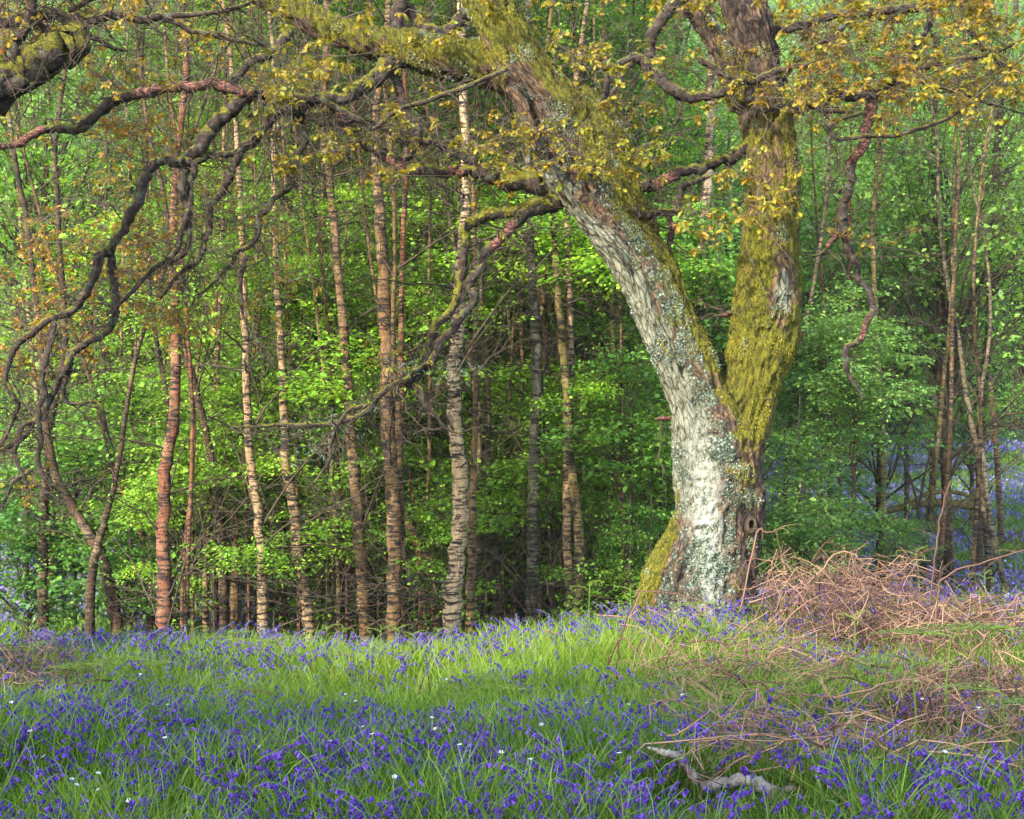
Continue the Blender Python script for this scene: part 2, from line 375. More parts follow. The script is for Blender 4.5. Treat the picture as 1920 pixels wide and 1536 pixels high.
split = interp(Vz, [(-400, 1100), (100, 1150), (400, 1280), (690, 1352), (800, 1375), (1200, 1375)])   # left stem | right stem
isR = sm((Ux - split) / 24 + .5)
axL = interp(Vz, [(-330, 850), (-60, 905), (40, 935), (120, 985), (200, 1050), (300, 1090), (400, 1145), (500, 1225), (600, 1262), (700, 1300), (800, 1335), (900, 1350), (1000, 1330), (1200, 1290)])
axR = interp(Vz, [(-300, 1350), (0, 1392), (100, 1415), (200, 1436), (550, 1444), (640, 1430), (800, 1388), (900, 1372), (1200, 1372)])
flow = V.copy(); flow[:, 0] -= ((axL * (1 - isR) + axR * isR) - CX) / F * OY
for q in range(nV):
    p = Vector(flow[q])
    a = mn.noise(Vector((p.x * 3.2, p.y * 3.2, p.z * 2.2)))
    ri = mn.noise(Vector((p.x * 19 + 2 * a, p.y * 19, p.z * 3.6)))
    fi = mn.noise(Vector((p.x * 34, p.y * 34, p.z * 20)))
    dsp[q] = a * .045 - abs(ri) * .050 + fi * .012
    nz[q] = a; nb[q] = mn.noise(Vector((p.x * 7 + 5, p.y * 7, p.z * 6)))
V2 = V + Nn * dsp[:, None]
me.vertices.foreach_set('co', (V2 - np.array(OB)).astype(np.float32).ravel())
# right stem: moss, bare bark at the foot and at the very top
mR = interp(Vz, [(-100, .25), (120, .3), (180, .44), (280, .50), (450, .58), (600, .66), (700, .68), (800, .60), (860, .40), (1000, .2), (1200, .25)])
mR = mR - .25 * np.clip(Nn[:, 0] - .4, 0, 1) * (Vz > 700)
bare = np.exp(-((Ux - 1462) / 26) ** 2 - ((Vz - 555) / 60) ** 2)
mR = mR - .6 * bare
# left stem: moss on its upper, right-hand side, pale bark underneath on the left
off = interp(Vz, [(-60, 905), (40, 935), (120, 985), (200, 1050), (300, 1090), (400, 1145), (500, 1225), (600, 1262), (700, 1300), (800, 1335), (900, 1350), (1200, 1300)])
rel = (Ux - off) / 60
mL = np.where(Vz < 640, .46, .36) + .42 * np.clip(rel, -1, 1) + .25 * Nn[:, 2]
mL = np.where(Vz > 700, mL - .25, mL)
mL = np.where(Ux < 950, .62 + .3 * Nn[:, 2], mL)
edge = interp(Vz, [(860, 1255), (930, 1266), (980, 1262), (1060, 1236), (1120, 1218), (1200, 1208)])
rootm = sm((edge + 14 - Ux) / 24) * (Vz > 860)
mL = np.maximum(mL, .85 * rootm * sm((Vz - 850) / 110))
moss = np.clip(mL * (1 - isR) + mR * isR, 0, 1)
pale = np.clip((1.0 - 1.5 * np.clip(rel + interp(Vz, [(300, .85), (500, .75), (700, .52), (900, .45)]), 0, 1.2)) * (1 - isR), 0, 1)
pale = pale * interp(Vz, [(0, .2), (250, .42), (400, .62), (550, .85), (800, 1.1), (900, .7), (1000, .3), (1200, .3)])
pale = np.where(Ux < 930, 0, pale)
streak = np.exp(-((Ux - interp(Vz, [(750, 1300), (900, 1312), (1100, 1322), (1200, 1330)])) / 26) ** 2) * (Vz > 760)
pale = np.maximum(pale, .9 * streak)
pale = np.maximum(pale, .75 * bare)
dark = interp(Vz, [(-200, .6), (150, .55), (250, .35), (700, .3), (880, .42), (1000, .6), (1200, .7)]) * isR + (1 - isR) * .5
lich = np.where(Vz > 820, .50, .24) * (1 - isR * .55) - .30 * streak * (Vz < 980)
lich = lich + np.where((rel > -.35) & (rel < .35) & (Vz > 330) & (Vz < 860) & (isR < .5), .28, 0) - .3 * rootm
lich = np.where((Vz < 330) & (Vz > 120) & (rel < .2) & (isR < .5), .36, lich)
for nm, a in (('moss', moss), ('pale', np.clip(pale, 0, 1)), ('dark', dark), ('lich', np.clip(lich, 0, 1)), ('tint', moss * 0 + .5), ('white', streak * interp(Vz, [(760, 0), (860, .8), (1000, 1), (1130, .8), (1200, .5)]))):
    x = me.attributes.new(nm, 'FLOAT', 'POINT'); x.data.foreach_set('value', a.astype(np.float32))
x = me.attributes.new('flow', 'FLOAT_VECTOR', 'POINT'); x.data.foreach_set('vector', flow.astype(np.float32).ravel())
me.materials.clear(); me.materials.append(M['oakbark']); me.name = 'trunk'
part('trunk', me, oak)
# knot hole on the trunk: rim ring of bark with a dark sunk cup
kp = at(1409, 985, OY - .26); mb = MB()
th = np.linspace(0, 2 * np.pi, 16, endpoint=False)
rings = []
for r_, dy in ((.075, .06), (.062, -.02), (.042, -.03), (.030, .03), (.012, .05)):
    rings.append(np.stack([kp[0] + np.cos(th) * r_ * .6, np.full(16, kp[1] + dy), kp[2] + np.sin(th) * r_], 1) + rng.normal(0, .003, (16, 3)))
Vr = np.concatenate(rings); Qr = [(a * 16 + b, a * 16 + (b + 1) % 16, (a + 1) * 16 + (b + 1) % 16, (a + 1) * 16 + b) for a in range(4) for b in range(16)]
mb.add(Vr, Qr, None, .2)
mb.build('knot', M['darktwig'], oak, OB)

# moss blades and leafy lichen over the trunk
fq = [list(p.vertices) for p in me.polygons]
fq = np.array([f if len(f) == 4 else f + [f[-1]] for f in fq])
Pq = V2[fq]; ar = .5 * np.linalg.norm(np.cross(Pq[:, 2] - Pq[:, 0], Pq[:, 3] - Pq[:, 1]), axis=1)
def scatter(weight, n):
    wgt = ar * weight[fq].mean(1); f = rng.choice(len(fq), n, p=wgt / wgt.sum())
    k = rng.random((n, 2, 1)); a = Pq[f]
    p = (a[:, 0] * (1 - k[:, 0]) + a[:, 1] * k[:, 0]) * (1 - k[:, 1]) + (a[:, 3] * (1 - k[:, 0]) + a[:, 2] * k[:, 0]) * k[:, 1]
    return p, Nn[fq[f, 0]], nz[fq[f, 0]], nb[fq[f, 0]]
front = np.clip(.35 - Nn[:, 1], 0, 1)
keep = sm((moss + nb * .8 - .46) / .2)
p, n_, a1, b1 = scatter(keep * (front + .1) * (Vz > -80), 75000)
mb = MB(); d = n_ * .45 + np.array([0, 0, -1.0]) * rng.uniform(.5, 1.6, (len(p), 1)) + rng.normal(0, .35, p.shape)
leaves(mb, p - n_ * .004, d, rng.uniform(.008, .028, len(p)), rng.uniform(.003, .006, len(p)), np.clip(.50 + a1 * 1.2 + b1 * 1.1 + rng.normal(0, .2, len(p)), 0, 1), rng.uniform(0, 6.3, len(p)))
tag(mb.build('moss', M['mossblade'], oak, OB, smooth=False), kind='stuff')
keep = sm((lich + nb * .8 - .42) / .2)
p, n_, a1, b1 = scatter(keep * (front + .1) * (Vz > 0), 36000)
mb = MB(); d = n_ * .5 + rng.normal(0, .7, p.shape)
leaves(mb, p - n_ * .003, d, rng.uniform(.006, .021, len(p)), rng.uniform(.005, .017, len(p)), np.clip(.5 + b1 * .6 + rng.normal(0, .25, len(p)), 0, 1), rng.uniform(0, 6.3, len(p)), 'hex')
tag(mb.build('lichen', M['lichen'], oak, OB, smooth=False), kind='stuff')

# limbs, in photo pixels at the oak's distance; (moss bias, red runs, rows)
B = [
 (.55, [(0, 0)], [(1060, 372, 46), (1010, 385, 38), (975, 398, 30), (930, 400, 26), (895, 408, 24), (876, 432, 22), (872, 480, 20), (862, 540, 18), (850, 585, 18), (815, 615, 18), (800, 650, 16), (797, 690, 13), (780, 712, 8)]),
 (.05, [(.08, .22)], [(985, 396, 28, -.06), (955, 430, 22, -.1), (910, 480, 20, -.12), (885, 520, 20, -.12), (880, 560, 20, -.12), (862, 600, 18, -.14), (825, 645, 18, -.14), (800, 690, 18, -.15), (762, 722, 19, -.16)]),
 (.1, [(0, 0)], [(815, 670, 14, -.15), (780, 702, 12, -.2), (735, 722, 13, -.22), (690, 765, 12, -.25), (640, 792, 10, -.25), (580, 798, 9, -.25), (520, 798, 8, -.3), (440, 800, 5, -.3), (390, 780, 3, -.3)]),
 (.0, [(0, 0)], [(700, 757, 8, -.25), (655, 770, 9, -.25), (625, 810, 8, -.3), (618, 860, 7, -.3), (590, 905, 4, -.35)]),
 (.0, [(0, 0)], [(770, 722, 12, -.15), (800, 750, 11, -.2), (830, 800, 6, -.2), (870, 815, 3, -.2)]),
 (.55, [(.30, .36), (.52, .64), (.80, .95)], [(1060, 350, 50), (1000, 348, 44), (940, 335, 36), (895, 322, 30), (850, 322, 24), (810, 320, 24), (775, 315, 26), (735, 300, 26), (705, 280, 24), (670, 262, 24), (645, 235, 22), (625, 195, 20), (600, 180, 18)]),
 (.25, [(0, 0)], [(905, 325, 26), (870, 295, 24), (840, 280, 20), (800, 265, 16), (750, 262, 14), (700, 232, 12), (650, 225, 10), (600, 235, 8)]),
 (.0, [(0, 0)], [(735, 300, 14), (770, 290, 16), (785, 240, 18), (760, 190, 18), (730, 110, 20), (740, 60, 26), (755, -20, 28), (760, -120, 24)]),
 (.25, [(.35, .60), (.86, .97)], [(740, 110, 40, -.1), (690, 155, 34, -.15), (640, 185, 26, -.2), (570, 188, 20, -.2), (520, 180, 20, -.25), (470, 172, 22, -.3), (400, 160, 22, -.3), (330, 164, 22, -.35), (270, 172, 24, -.4), (210, 190, 24, -.4), (165, 225, 22, -.4), (140, 243, 20, -.4), (80, 243, 19, -.45), (30, 268, 16, -.45), (-60, 275, 14, -.5)]),
 (.0, [(0, 0)], [(470, 178, 26, -.25), (430, 200, 30, -.3), (395, 240, 32, -.3), (370, 280, 28, -.35), (348, 312, 26, -.35), (325, 300, 22, -.4), (285, 310, 22, -.4), (262, 345, 22, -.45), (245, 400, 22, -.5), (215, 450, 20, -.5), (190, 490, 20, -.5), (150, 560, 17, -.5), (110, 592, 16, -.5), (60, 620, 15, -.5), (20, 665, 13, -.5), (12, 715, 12, -.5), (30, 760, 11, -.5), (22, 800, 9, -.5), (-10, 850, 8, -.5)]),
 (-.1, [(0, 0)], [(348, 312, 22, -.35), (342, 350, 18, -.4), (352, 395, 14, -.4), (340, 440, 13, -.45), (325, 480, 12, -.45), (290, 500, 11, -.45), (258, 540, 9, -.5), (200, 590, 6, -.5)]),
 (-.1, [(0, 0)], [(208, 470, 18, -.45), (212, 520, 17, -.45), (216, 570, 17, -.45), (205, 615, 16, -.5), (160, 645, 15, -.5), (130, 665, 16, -.5), (115, 710, 14, -.5), (90, 760, 14, -.5), (70, 790, 13, -.5), (30, 825, 12, -.5), (-20, 860, 10, -.5)]),
 (-.1, [(0, 0)], [(138, 660, 12, -.5), (128, 700, 12, -.5), (120, 745, 10, -.5), (150, 758, 8, -.5), (185, 755, 7, -.5), (200, 800, 6, -.55), (215, 850, 3, -.55)]),
 (-.1, [(0, 0)], [(102, 598, 14, -.5), (92, 650, 14, -.55), (82, 710, 12, -.55), (78, 765, 12, -.6), (72, 830, 11, -.6), (75, 880, 10, -.6), (95, 908, 8, -.6), (130, 928, 5, -.6)]),
 (-.1, [(0, 0)], [(80, 780, 11, -.6), (50, 800, 10, -.6), (30, 850, 9, -.6), (45, 890, 8, -.6), (60, 920, 5, -.6)]),
 (-.1, [(0, 0)], [(60, 880, 8, -.6), (25, 905, 8, -.6), (8, 940, 6, -.6), (10, 960, 3, -.6)]),
 (.0, [(0, 0)], [(600, 182, 26, -.1), (560, 200, 24, -.2), (520, 215, 20, -.2), (485, 260, 18, -.25), (445, 290, 17, -.3), (432, 330, 15, -.3), (405, 370, 14, -.3), (392, 410, 13, -.3), (388, 450, 12, -.3), (370, 490, 10, -.35), (330, 520, 8, -.35), (300, 560, 6, -.4)]),
 (-.1, [(0, 0)], [(485, 262, 14, -.2), (440, 285, 15, -.25), (395, 290, 16, -.3), (370, 310, 14, -.35), (360, 350, 14, -.35), (352, 420, 13, -.4), (345, 470, 12, -.4), (310, 500, 9, -.4)]),
 (.1, [(0, 0)], [(530, 185, 22, -.1), (560, 220, 22, -.1), (575, 250, 18, -.1), (555, 290, 13, -.1), (545, 345, 12, -.1), (520, 375, 12, -.1), (490, 410, 14, -.1), (480, 445, 11, -.1), (445, 475, 10, -.1), (425, 505, 8, -.1), (370, 560, 5, -.1)]),
 (.0, [(0, 0)], [(420, 175, 14, -.2), (470, 120, 18, -.2), (520, 90, 20, -.2), (540, 60, 24, -.1)]),
 (-.1, [(0, 0)], [(455, 590, 6, -.1), (450, 530, 9, -.1), (462, 480, 10, -.1)]),
 (-.1, [(0, 0)], [(455, 590, 6, -.1), (480, 640, 5, -.1), (520, 690, 4, -.1)]),
 # between and right of the stems
 (.35, [(.2, .35)], [(1180, 352, 30), (1225, 345, 24), (1270, 325, 22), (1320, 312, 22), (1370, 290, 24), (1415, 262, 30)]),
 (-.1, [(0, 0)], [(1185, 392, 18, -.1), (1235, 398, 16, -.12), (1270, 385, 16, -.14), (1285, 350, 14, -.14), (1330, 330, 8, -.14)]),
 (.0, [(.3, .7)], [(1255, 400, 10, .1), (1262, 430, 14, .1), (1252, 470, 6, .1)]),
 (.0, [(.2, .9)], [(1395, 592, 16, .05), (1370, 590, 13, .0), (1345, 594, 7, -.05)]),
 (.0, [(.2, .9)], [(1262, 782, 12, 0), (1245, 785, 9, -.05), (1228, 787, 5, -.1)]),
 (.0, [(0, 0)], [(1130, 130, 14, -.1), (1180, 110, 18, -.2), (1215, 125, 24, -.25), (1255, 165, 26, -.3), (1300, 180, 22, -.35), (1345, 178, 18, -.35), (1390, 155, 16, -.4), (1440, 140, 14, -.4), (1490, 125, 12, -.4), (1530, 115, 8, -.4)]),
 (-.1, [(0, 0)], [(1405, 165, 18, -.35), (1410, 190, 16, -.38), (1440, 205, 14, -.4), (1500, 190, 16, -.4), (1545, 205, 12, -.4), (1600, 212, 7, -.4)]),
 (-.1, [(0, 0)], [(1210, 120, 22, -.2), (1225, 60, 24, -.2), (1260, 10, 26, -.15), (1300, -50, 24, 0)]),
 (-.1, [(0, 0)], [(1200, 112, 12, -.2), (1160, 150, 12, -.2), (1135, 190, 13, -.2), (1140, 140, 14, -.2)]),
 (-.1, [(0, 0)], [(1255, 165, 14, -.3), (1280, 200, 10, -.3), (1260, 240, 6, -.3)]),
 (-.1, [(0, 0)], [(1310, 110, 16, -.35), (1345, 130, 14, -.38), (1375, 165, 12, -.38)]),
 (.6, [(0, 0)], [(1470, 205, 44, .1), (1520, 185, 36, .1), (1570, 175, 32, .08), (1620, 172, 30, .05), (1660, 165, 24, 0), (1700, 140, 20, 0), (1760, 120, 16, 0), (1830, 110, 12, 0), (1950, 60, 8, 0)]),
 (-.2, [(.02, .20), (.66, .74)], [(1634, 180, 28, .05), (1632, 220, 24, .05), (1622, 265, 22, .05), (1600, 310, 20, .05), (1590, 360, 19, .05), (1578, 400, 19, .05), (1578, 445, 18, .05), (1600, 480, 14, .05), (1612, 520, 13, .05), (1632, 562, 15, .05), (1630, 600, 14, .05), (1615, 632, 14, .05), (1590, 652, 13, .05), (1586, 690, 12, .05), (1602, 715, 9, .05), (1620, 748, 4, .05)]),
 (-.2, [(.2, .6)], [(1580, 420, 14, .05), (1560, 445, 12, .05), (1548, 470, 8, .05), (1525, 482, 4, .05)]),
 (-.1, [(0, 0)], [(1615, 212, 8, -.5), (1550, 240, 8, -.5), (1575, 258, 9, -.5), (1640, 258, 9, -.5), (1720, 240, 9, -.5), (1800, 205, 7, -.5), (1880, 140, 5, -.5), (1930, 100, 4, -.5)]),
 (-.1, [(0, 0)], [(1450, 60, 20, .1), (1520, 40, 18, .1), (1610, 25, 20, .1), (1700, 15, 20, .1), (1760, 0, 20, 0), (1850, -30, 18, 0), (1980, -50, 16, 0)]),
 (-.1, [(0, 0)], [(1740, 10, 14, 0), (1735, 60, 13, 0), (1700, 110, 12, 0), (1720, 150, 9, 0), (1790, 170, 7, 0), (1870, 200, 5, 0), (1930, 215, 4, 0)]),
 (-.1, [(0, 0)], [(1600, 30, 12, .1), (1560, 70, 11, .1), (1510, 100, 10, .1), (1470, 150, 8, .1)]),
 (-.1, [(0, 0)], [(1830, -20, 12, .1), (1820, 50, 12, .1), (1860, 110, 10, .1), (1930, 140, 9, .1)]),
 (.0, [(0, 0)], [(880, 20, 30, .1), (850, 50, 26, .1), (810, 60, 22, .1), (770, 30, 22, .1), (740, -30, 22, .1)]),
 (.0, [(0, 0)], [(600, 185, 14, -.3), (660, 215, 12, -.3), (700, 240, 9, -.3), (745, 205, 9, -.3), (800, 190, 10, -.3), (870, 165, 10, -.3), (950, 130, 9, -.3)]),
 (-.1, [(0, 0)], [(640, 300, 9, -.2), (620, 330, 7, -.2), (590, 320, 6, -.2)]),
]
def limb(par, origin, bm, reds, rows, Y0=OY, gn=.13):
    P = px(rows, 0, Y0); P = spline(P, len(P) * 2 - 1); P[1:-1, :3] += rng.normal(0, 1, (len(P) - 2, 3)) * np.minimum(P[1:-1, 3:4] * .45, .012); P[:, 3] *= .9
    n = len(P) * 4; Q = spline(P, n); Q[:, 3] = np.maximum(Q[:, 3], .003)
    lump = 1 + .10 * np.sin(np.arange(n) * 1.1 + rng.random() * 6) * rng.random(n)
    mb = MB(); tube(mb, Q[:, :3], Q[:, 3] * lump, 10, a=bm * .5 + .42 + .15 * (bm > .5), rough=.10, gnarl=gn)
    mb_me = mb.mesh('branch', M['branch'], origin)
    t = np.linspace(0, 1, n); rr = np.zeros(n)
    for a, b in reds: rr[(t > a) & (t < b)] = 1
    rv = np.concatenate([np.repeat(rr, 10), [rr[0], rr[-1]]])
    x = mb_me.attributes.new('red', 'FLOAT', 'POINT'); x.data.foreach_set('value', rv.astype(np.float32))
    part('branch', mb_me, par); return Q[::3]
for bm, reds, rows in B: skel.append(limb(oak, OB, bm, reds, rows))

def twiglets(par, origin, skel, n, vmin=1e9):
    nodes = np.concatenate([q[2:] for q in skel if len(q) > 4]); nodes = nodes[(nodes[:, 3] < .045)]
    tw = MB()
    for _ in range(n):
        q = nodes[rng.integers(len(nodes))]; d = rng.normal(0, 1, 3); d[2] -= .35; d /= np.linalg.norm(d); L = rng.uniform(.12, .6); m = 8
        st = d * L / m + rng.normal(0, .35 * L / m, (m, 3)); pth = q[:3] + np.cumsum(np.vstack([np.zeros(3), st]), 0)
        tube(tw, pth, np.linspace(min(.0055, q[3] * .5), .0013, m + 1), 4, cap=False)
        for _ in range(3):
            j = rng.integers(2, m); d2 = (pth[j] - pth[j - 1]); d2 = d2 / np.linalg.norm(d2) + rng.normal(0, .7, 3); l2 = rng.uniform(.05, .22)
            tube(tw, pth[j] + d2 * np.linspace(0, 1, 4)[:, None] * l2 + rng.normal(0, .01, (4, 3)), np.linspace(.0028, .0013, 4), 3, cap=False)
    tag(tw.build('twigs', M['darktwig'], par, origin), kind='stuff')
def twigs_and_leaves(par, origin, skel, clusters, matT, near=OY, leaf_scale=1.0, dens=1.0):
    nodes = np.concatenate(skel)[:, :4]
    P0 = clusters[:, :3]
    d0 = np.array([np.min(np.linalg.norm(nodes[:, :3] - p, axis=1)) for p in P0])
    order = np.argsort(d0); tw = MB(); buf = [nodes[:, :3]]; rad = [nodes[:, 3]]
    allp = nodes[:, :3]; allr = nodes[:, 3]; dirs = []
    for k in order:
        p = P0[k]; dd = np.linalg.norm(allp - p, axis=1); i = int(np.argmin(dd)); a = allp[i]; L = dd[i]
        n = max(4, int(L / .07)); t = np.linspace(0, 1, n)[:, None]
        mid = rng.normal(0, .16 * L + .01, 3); mid[2] += rng.choice([-.14, .12]) * L
        path = a * (1 - t) + p * t + mid * (4 * t * (1 - t)) + rng.normal(0, .008 + .012 * L, (n, 3)) * np.sin(np.pi * t)
        r0 = min(.011, allr[i] * .7, .003 + .010 * L); r = np.linspace(max(r0, .0026), .0016, n)
        tube(tw, path, r, 4, cap=False)
        if len(path) > 3: allp = np.vstack([allp, path[1:-1]]); allr = np.concatenate([allr, r[1:-1]])
        dirs.append(path[-1] - path[-2])
        for q in range(int(rng.random() < .8) + int(rng.random() < .5)):   # bare side twigs
            j = rng.integers(1, n - 1); e = path[j]; dv = path[j] - path[j - 1]; dv /= np.linalg.norm(dv) + 1e-9
            dv = dv + rng.normal(0, .7, 3); ln = rng.uniform(.08, .3); tt = np.linspace(0, 1, 5)[:, None]
            tube(tw, e + dv * tt * ln + rng.normal(0, .03, 3) * tt * (1 - tt) * 4, np.linspace(.0022, .0011, 5), 3, cap=False)
    tag(tw.build('twigs', matT, par, origin), kind='stuff')
    dirs = np.array(dirs); Pc = P0[order]; hue = clusters[order, 3]; sc = clusters[order, 4]
    mb = MB(); k = rng.integers(7, 13, len(Pc)); idx = np.repeat(np.arange(len(Pc)), k)
    ph = rng.uniform(0, 6.283, len(idx)); dr = np.stack([np.cos(ph), np.sin(ph), rng.uniform(-.75, .45, len(idx))], 1)
    dr += dirs[idx] / (np.linalg.norm(dirs[idx], axis=1)[:, None] + 1e-9) * .4
    L = rng.uniform(.026, .064, len(idx)) * sc[idx] * leaf_scale
    back = rng.uniform(0, .07, len(idx))[:, None] * -dirs[idx] / (np.linalg.norm(dirs[idx], axis=1)[:, None] + 1e-9)
    leaves(mb, Pc[idx] + back, dr, L, L * rng.uniform(.50, .75, len(idx)), np.clip(hue[idx] + rng.normal(0, .14, len(idx)), 0, 1), rng.normal(0, .6, len(idx)), 'oak')
    tag(mb.build('foliage', M['oakleaf'], par, origin), kind='stuff')

def region(u0, u1, v0, v1, n, hue, d0=-.9, d1=.9, s=1.0, Y0=OY, centres=None):
    n = int(n * 1.6) if v0 > -100 else int(n); k = max(3, n // 6)                    # clumped
    cu, cv, cd = rng.uniform(u0, u1, k), rng.uniform(v0, v1, k), rng.uniform(d0, d1, k); c = rng.integers(0, k, n)
    u = cu[c] + rng.normal(0, 34, n); v = cv[c] + rng.normal(0, 20, n); d = cd[c] + rng.normal(0, .12, n)
    P = np.array([at(a, b, Y0 + e) for a, b, e in zip(u, v, d)])
    return np.column_stack([P, np.clip(rng.normal(hue, .12, n), 0, 1), rng.uniform(.75, 1.2, n) * s])
cl = np.concatenate([
    region(1300, 1900, -60, 230, 330, .36), region(1500, 1930, -20, 170, 190, .46), region(1640, 1800, 150, 200, 30, .42, s=1.1),
    region(560, 1230, -40, 320, 190, .30, s=1.05), region(680, 1000, 190, 330, 60, .38, s=.75), region(470, 640, 70, 330, 45, .25, -1.2, 0, 1.1),
    region(0, 560, -50, 250, 110, .45, s=.8), region(200, 340, 190, 290, 50, .55, -.3, .6, .7),
    region(20, 330, 420, 620, 170, .62, -.3, .9, .75), region(170, 420, 320, 440, 60, .5, -.2, .8, .7), region(300, 560, 430, 640, 70, .45, -.2, .8, .7),
    region(0, 180, 580, 760, 50, .65, -.4, .6, .7), region(0, 90, 880, 960, 12, .5, -.6, .3, .7),
    region(1060, 1250, 200, 340, 34, .2, -.7, -.4), region(1290, 1500, 200, 440, 44, .35, -.8, -.4), region(755, 775, 640, 665, 5, .4, -.3, -.2, .8),
    region(1540, 1680, 380, 560, 8, .5, -.3, .3, .7), region(850, 980, 320, 420, 16, .25, -.3, .2, .9),
    region(-200, 2100, -420, -60, 60, .4, -2.5, 2.5, 1.2),
])
twiglets(oak, OB, [q for q in skel[7:] if not (q[0][0] > 2.5 and q[-1][2] < 2.8)], 620)
twigs_and_leaves(oak, OB, skel, cl, M['twig'])
# a spray of hair lichen (grey green) on the low limb
mb = MB(); q = np.array([at(a, b, OY - .2) for a, b in zip(rng.normal(0, 1, 500) * 0 + rng.choice([560, 600, 640, 700, 770, 830, 850], 500) + rng.normal(0, 22, 500), rng.choice([800, 795, 780, 750, 715, 680], 500) + rng.normal(0, 14, 500))])
for (u, v, n, sp) in ((745, 690, 160, 22), (600, 850, 160, 26), (640, 795, 120, 30), (850, 700, 120, 22), (545, 800, 80, 20), (690, 760, 80, 18)):
    p = np.array([at(u + rng.normal(0, sp), v + rng.normal(0, sp * .5), OY - .22 + rng.normal(0, .04)) for _ in range(n)])
    leaves(mb, p, rng.normal(0, 1, (n, 3)), rng.uniform(.03, .07, n), rng.uniform(.003, .006, n), rng.uniform(.2, .8, n), rng.uniform(0, 6, n))
tag(mb.build('lichen', M['lichen'], oak, OB), kind='stuff')

# ------------------------------------------------------------------ the neighbouring oak, its trunk just outside the frame on the left
OY2 = 9.6
x2 = -4.1; OB2 = (x2, OY2, float(H(x2, OY2)))
oak2 = tag(empty('oak_tree', OB2), 'dark oak at the left edge reaching one thick mossy limb into the upper corner', 'tree')
def toU(x, Y): return CX + x / Y * F
mb = MB(); sk2 = []
P = np.array([[x2 + .05, OY2, OB2[2] - .3, .42], [x2, OY2, OB2[2] + .5, .32], [x2 + .08, OY2, 2.0, .28], [x2 + .02, OY2, 3.4, .27], [x2 - .3, OY2 + .1, 5.0, .22], [x2 - .4, OY2, 7.0, .12]])
Q = spline(P, 50); tube(mb, Q[:, :3], Q[:, 3], 18, rough=.05, a=.35); mbm = mb.mesh('trunk', M['branch'], OB2); part('trunk', mbm, oak2)
B2 = [(.8, [(0, 0)], [(toU(x2, OY2), 250, 130), (-90, 190, 110), (0, 150, 96), (60, 125, 84), (110, 95, 78), (140, 70, 64), (146, 50, 34)]),
      (-.2, [(0, 0)], [(-60, 165, 60, -.1), (0, 160, 56, -.1), (40, 162, 34, -.12), (60, 160, 12, -.12)]),
      (-.1, [(0, 0)], [(140, 60, 26), (150, 35, 22), (200, 36, 20), (260, 38, 17), (320, 30, 14), (400, 25, 10), (470, 5, 8)]),
      (-.1, [(0, 0)], [(145, 60, 20), (110, 28, 24), (50, 38, 24), (-20, 42, 26), (-120, 60, 26)]),
      (-.1, [(0, 0)], [(120, 85, 20), (85, 55, 18), (60, 20, 18), (50, -30, 18)]),
      (-.1, [(0, 0)], [(10, 140, 30, -.1), (25, 95, 26, -.1), (40, 60, 22, -.1), (55, 10, 22, -.1), (40, -60, 20, -.1)]),
      (-.1, [(0, 0)], [(145, 62, 16), (180, 70, 12), (215, 90, 9), (240, 95, 5)]),
      (-.1, [(0, 0)], [(300, 32, 12), (340, 45, 12), (380, 60, 10), (430, 72, 10), (500, 85, 7)]),
      (-.1, [(0, 0)], [(130, 20, 12), (170, 0, 12), (240, -20, 10)])]
for bm, reds, rows in B2: sk2.append(limb(oak2, OB2, bm, reds, rows, OY2))
cl2 = np.concatenate([region(-80, 420, -80, 130, 60, .5, -.5, .9, .9, OY2), region(300, 620, -40, 160, 30, .35, -.4, .6, .9, OY2),
                      region(-900, 500, -600, -60, 24, .45, -2.5, 2.5, 1.2, OY2)])
twiglets(oak2, OB2, sk2, 110)
twigs_and_leaves(oak2, OB2, sk2, cl2, M['twig'])

# ------------------------------------------------------------------ foliage kit for the wood behind
def crown_mesh(name, n_spray, per, size, rx, rz, seed, shape='quad', flat=.35, hollow=.35):
    r = np.random.default_rng(seed); mb = MB()
    nc = max(8, n_spray // 14)
    dirc = r.normal(0, 1, (nc, 3)); dirc /= np.linalg.norm(dirc, axis=1)[:, None]
    cc = dirc * (hollow + (1 - hollow) * r.random((nc, 1)) ** .6) * np.array([rx, rx, rz])
    k = r.integers(0, nc, n_spray)
    sp = cc[k] + r.normal(0, 1, (n_spray, 3)) * np.array([rx * .16, rx * .16, rz * .07])
    sd_ = np.column_stack([r.normal(0, 1, (n_spray, 2)), r.normal(-.05, flat, n_spray)]); sd_ /= np.linalg.norm(sd_, axis=1)[:, None]
    side = np.cross(sd_, [0, 0, 1.0]); side /= np.linalg.norm(side, axis=1)[:, None]
    idx = np.repeat(np.arange(n_spray), per); N = len(idx)
    al = r.uniform(0, 1, N); sg = r.choice([-1, 1], N)
    P = sp[idx] + sd_[idx] * (al * size * 7)[:, None] + side[idx] * (sg * size * (.4 + 2.2 * r.random(N) * (1 - al * .6)))[:, None] + r.normal(0, size * .35, (N, 3))
    D = sd_[idx] * .7 + side[idx] * sg[:, None] * .9 + r.normal(0, .25, (N, 3)); D[:, 2] -= .15
    ct = r.normal(.5, .16, nc)
    tint = np.clip(ct[k][idx] + r.normal(0, .17, N), 0, 1)
    L = size * np.exp(r.normal(-.05, .28, N))
    leaves(mb, P, D, L, L * .72, tint, r.normal(0, .45, N), shape)
    return mb.mesh(name, M['leaf']), cc
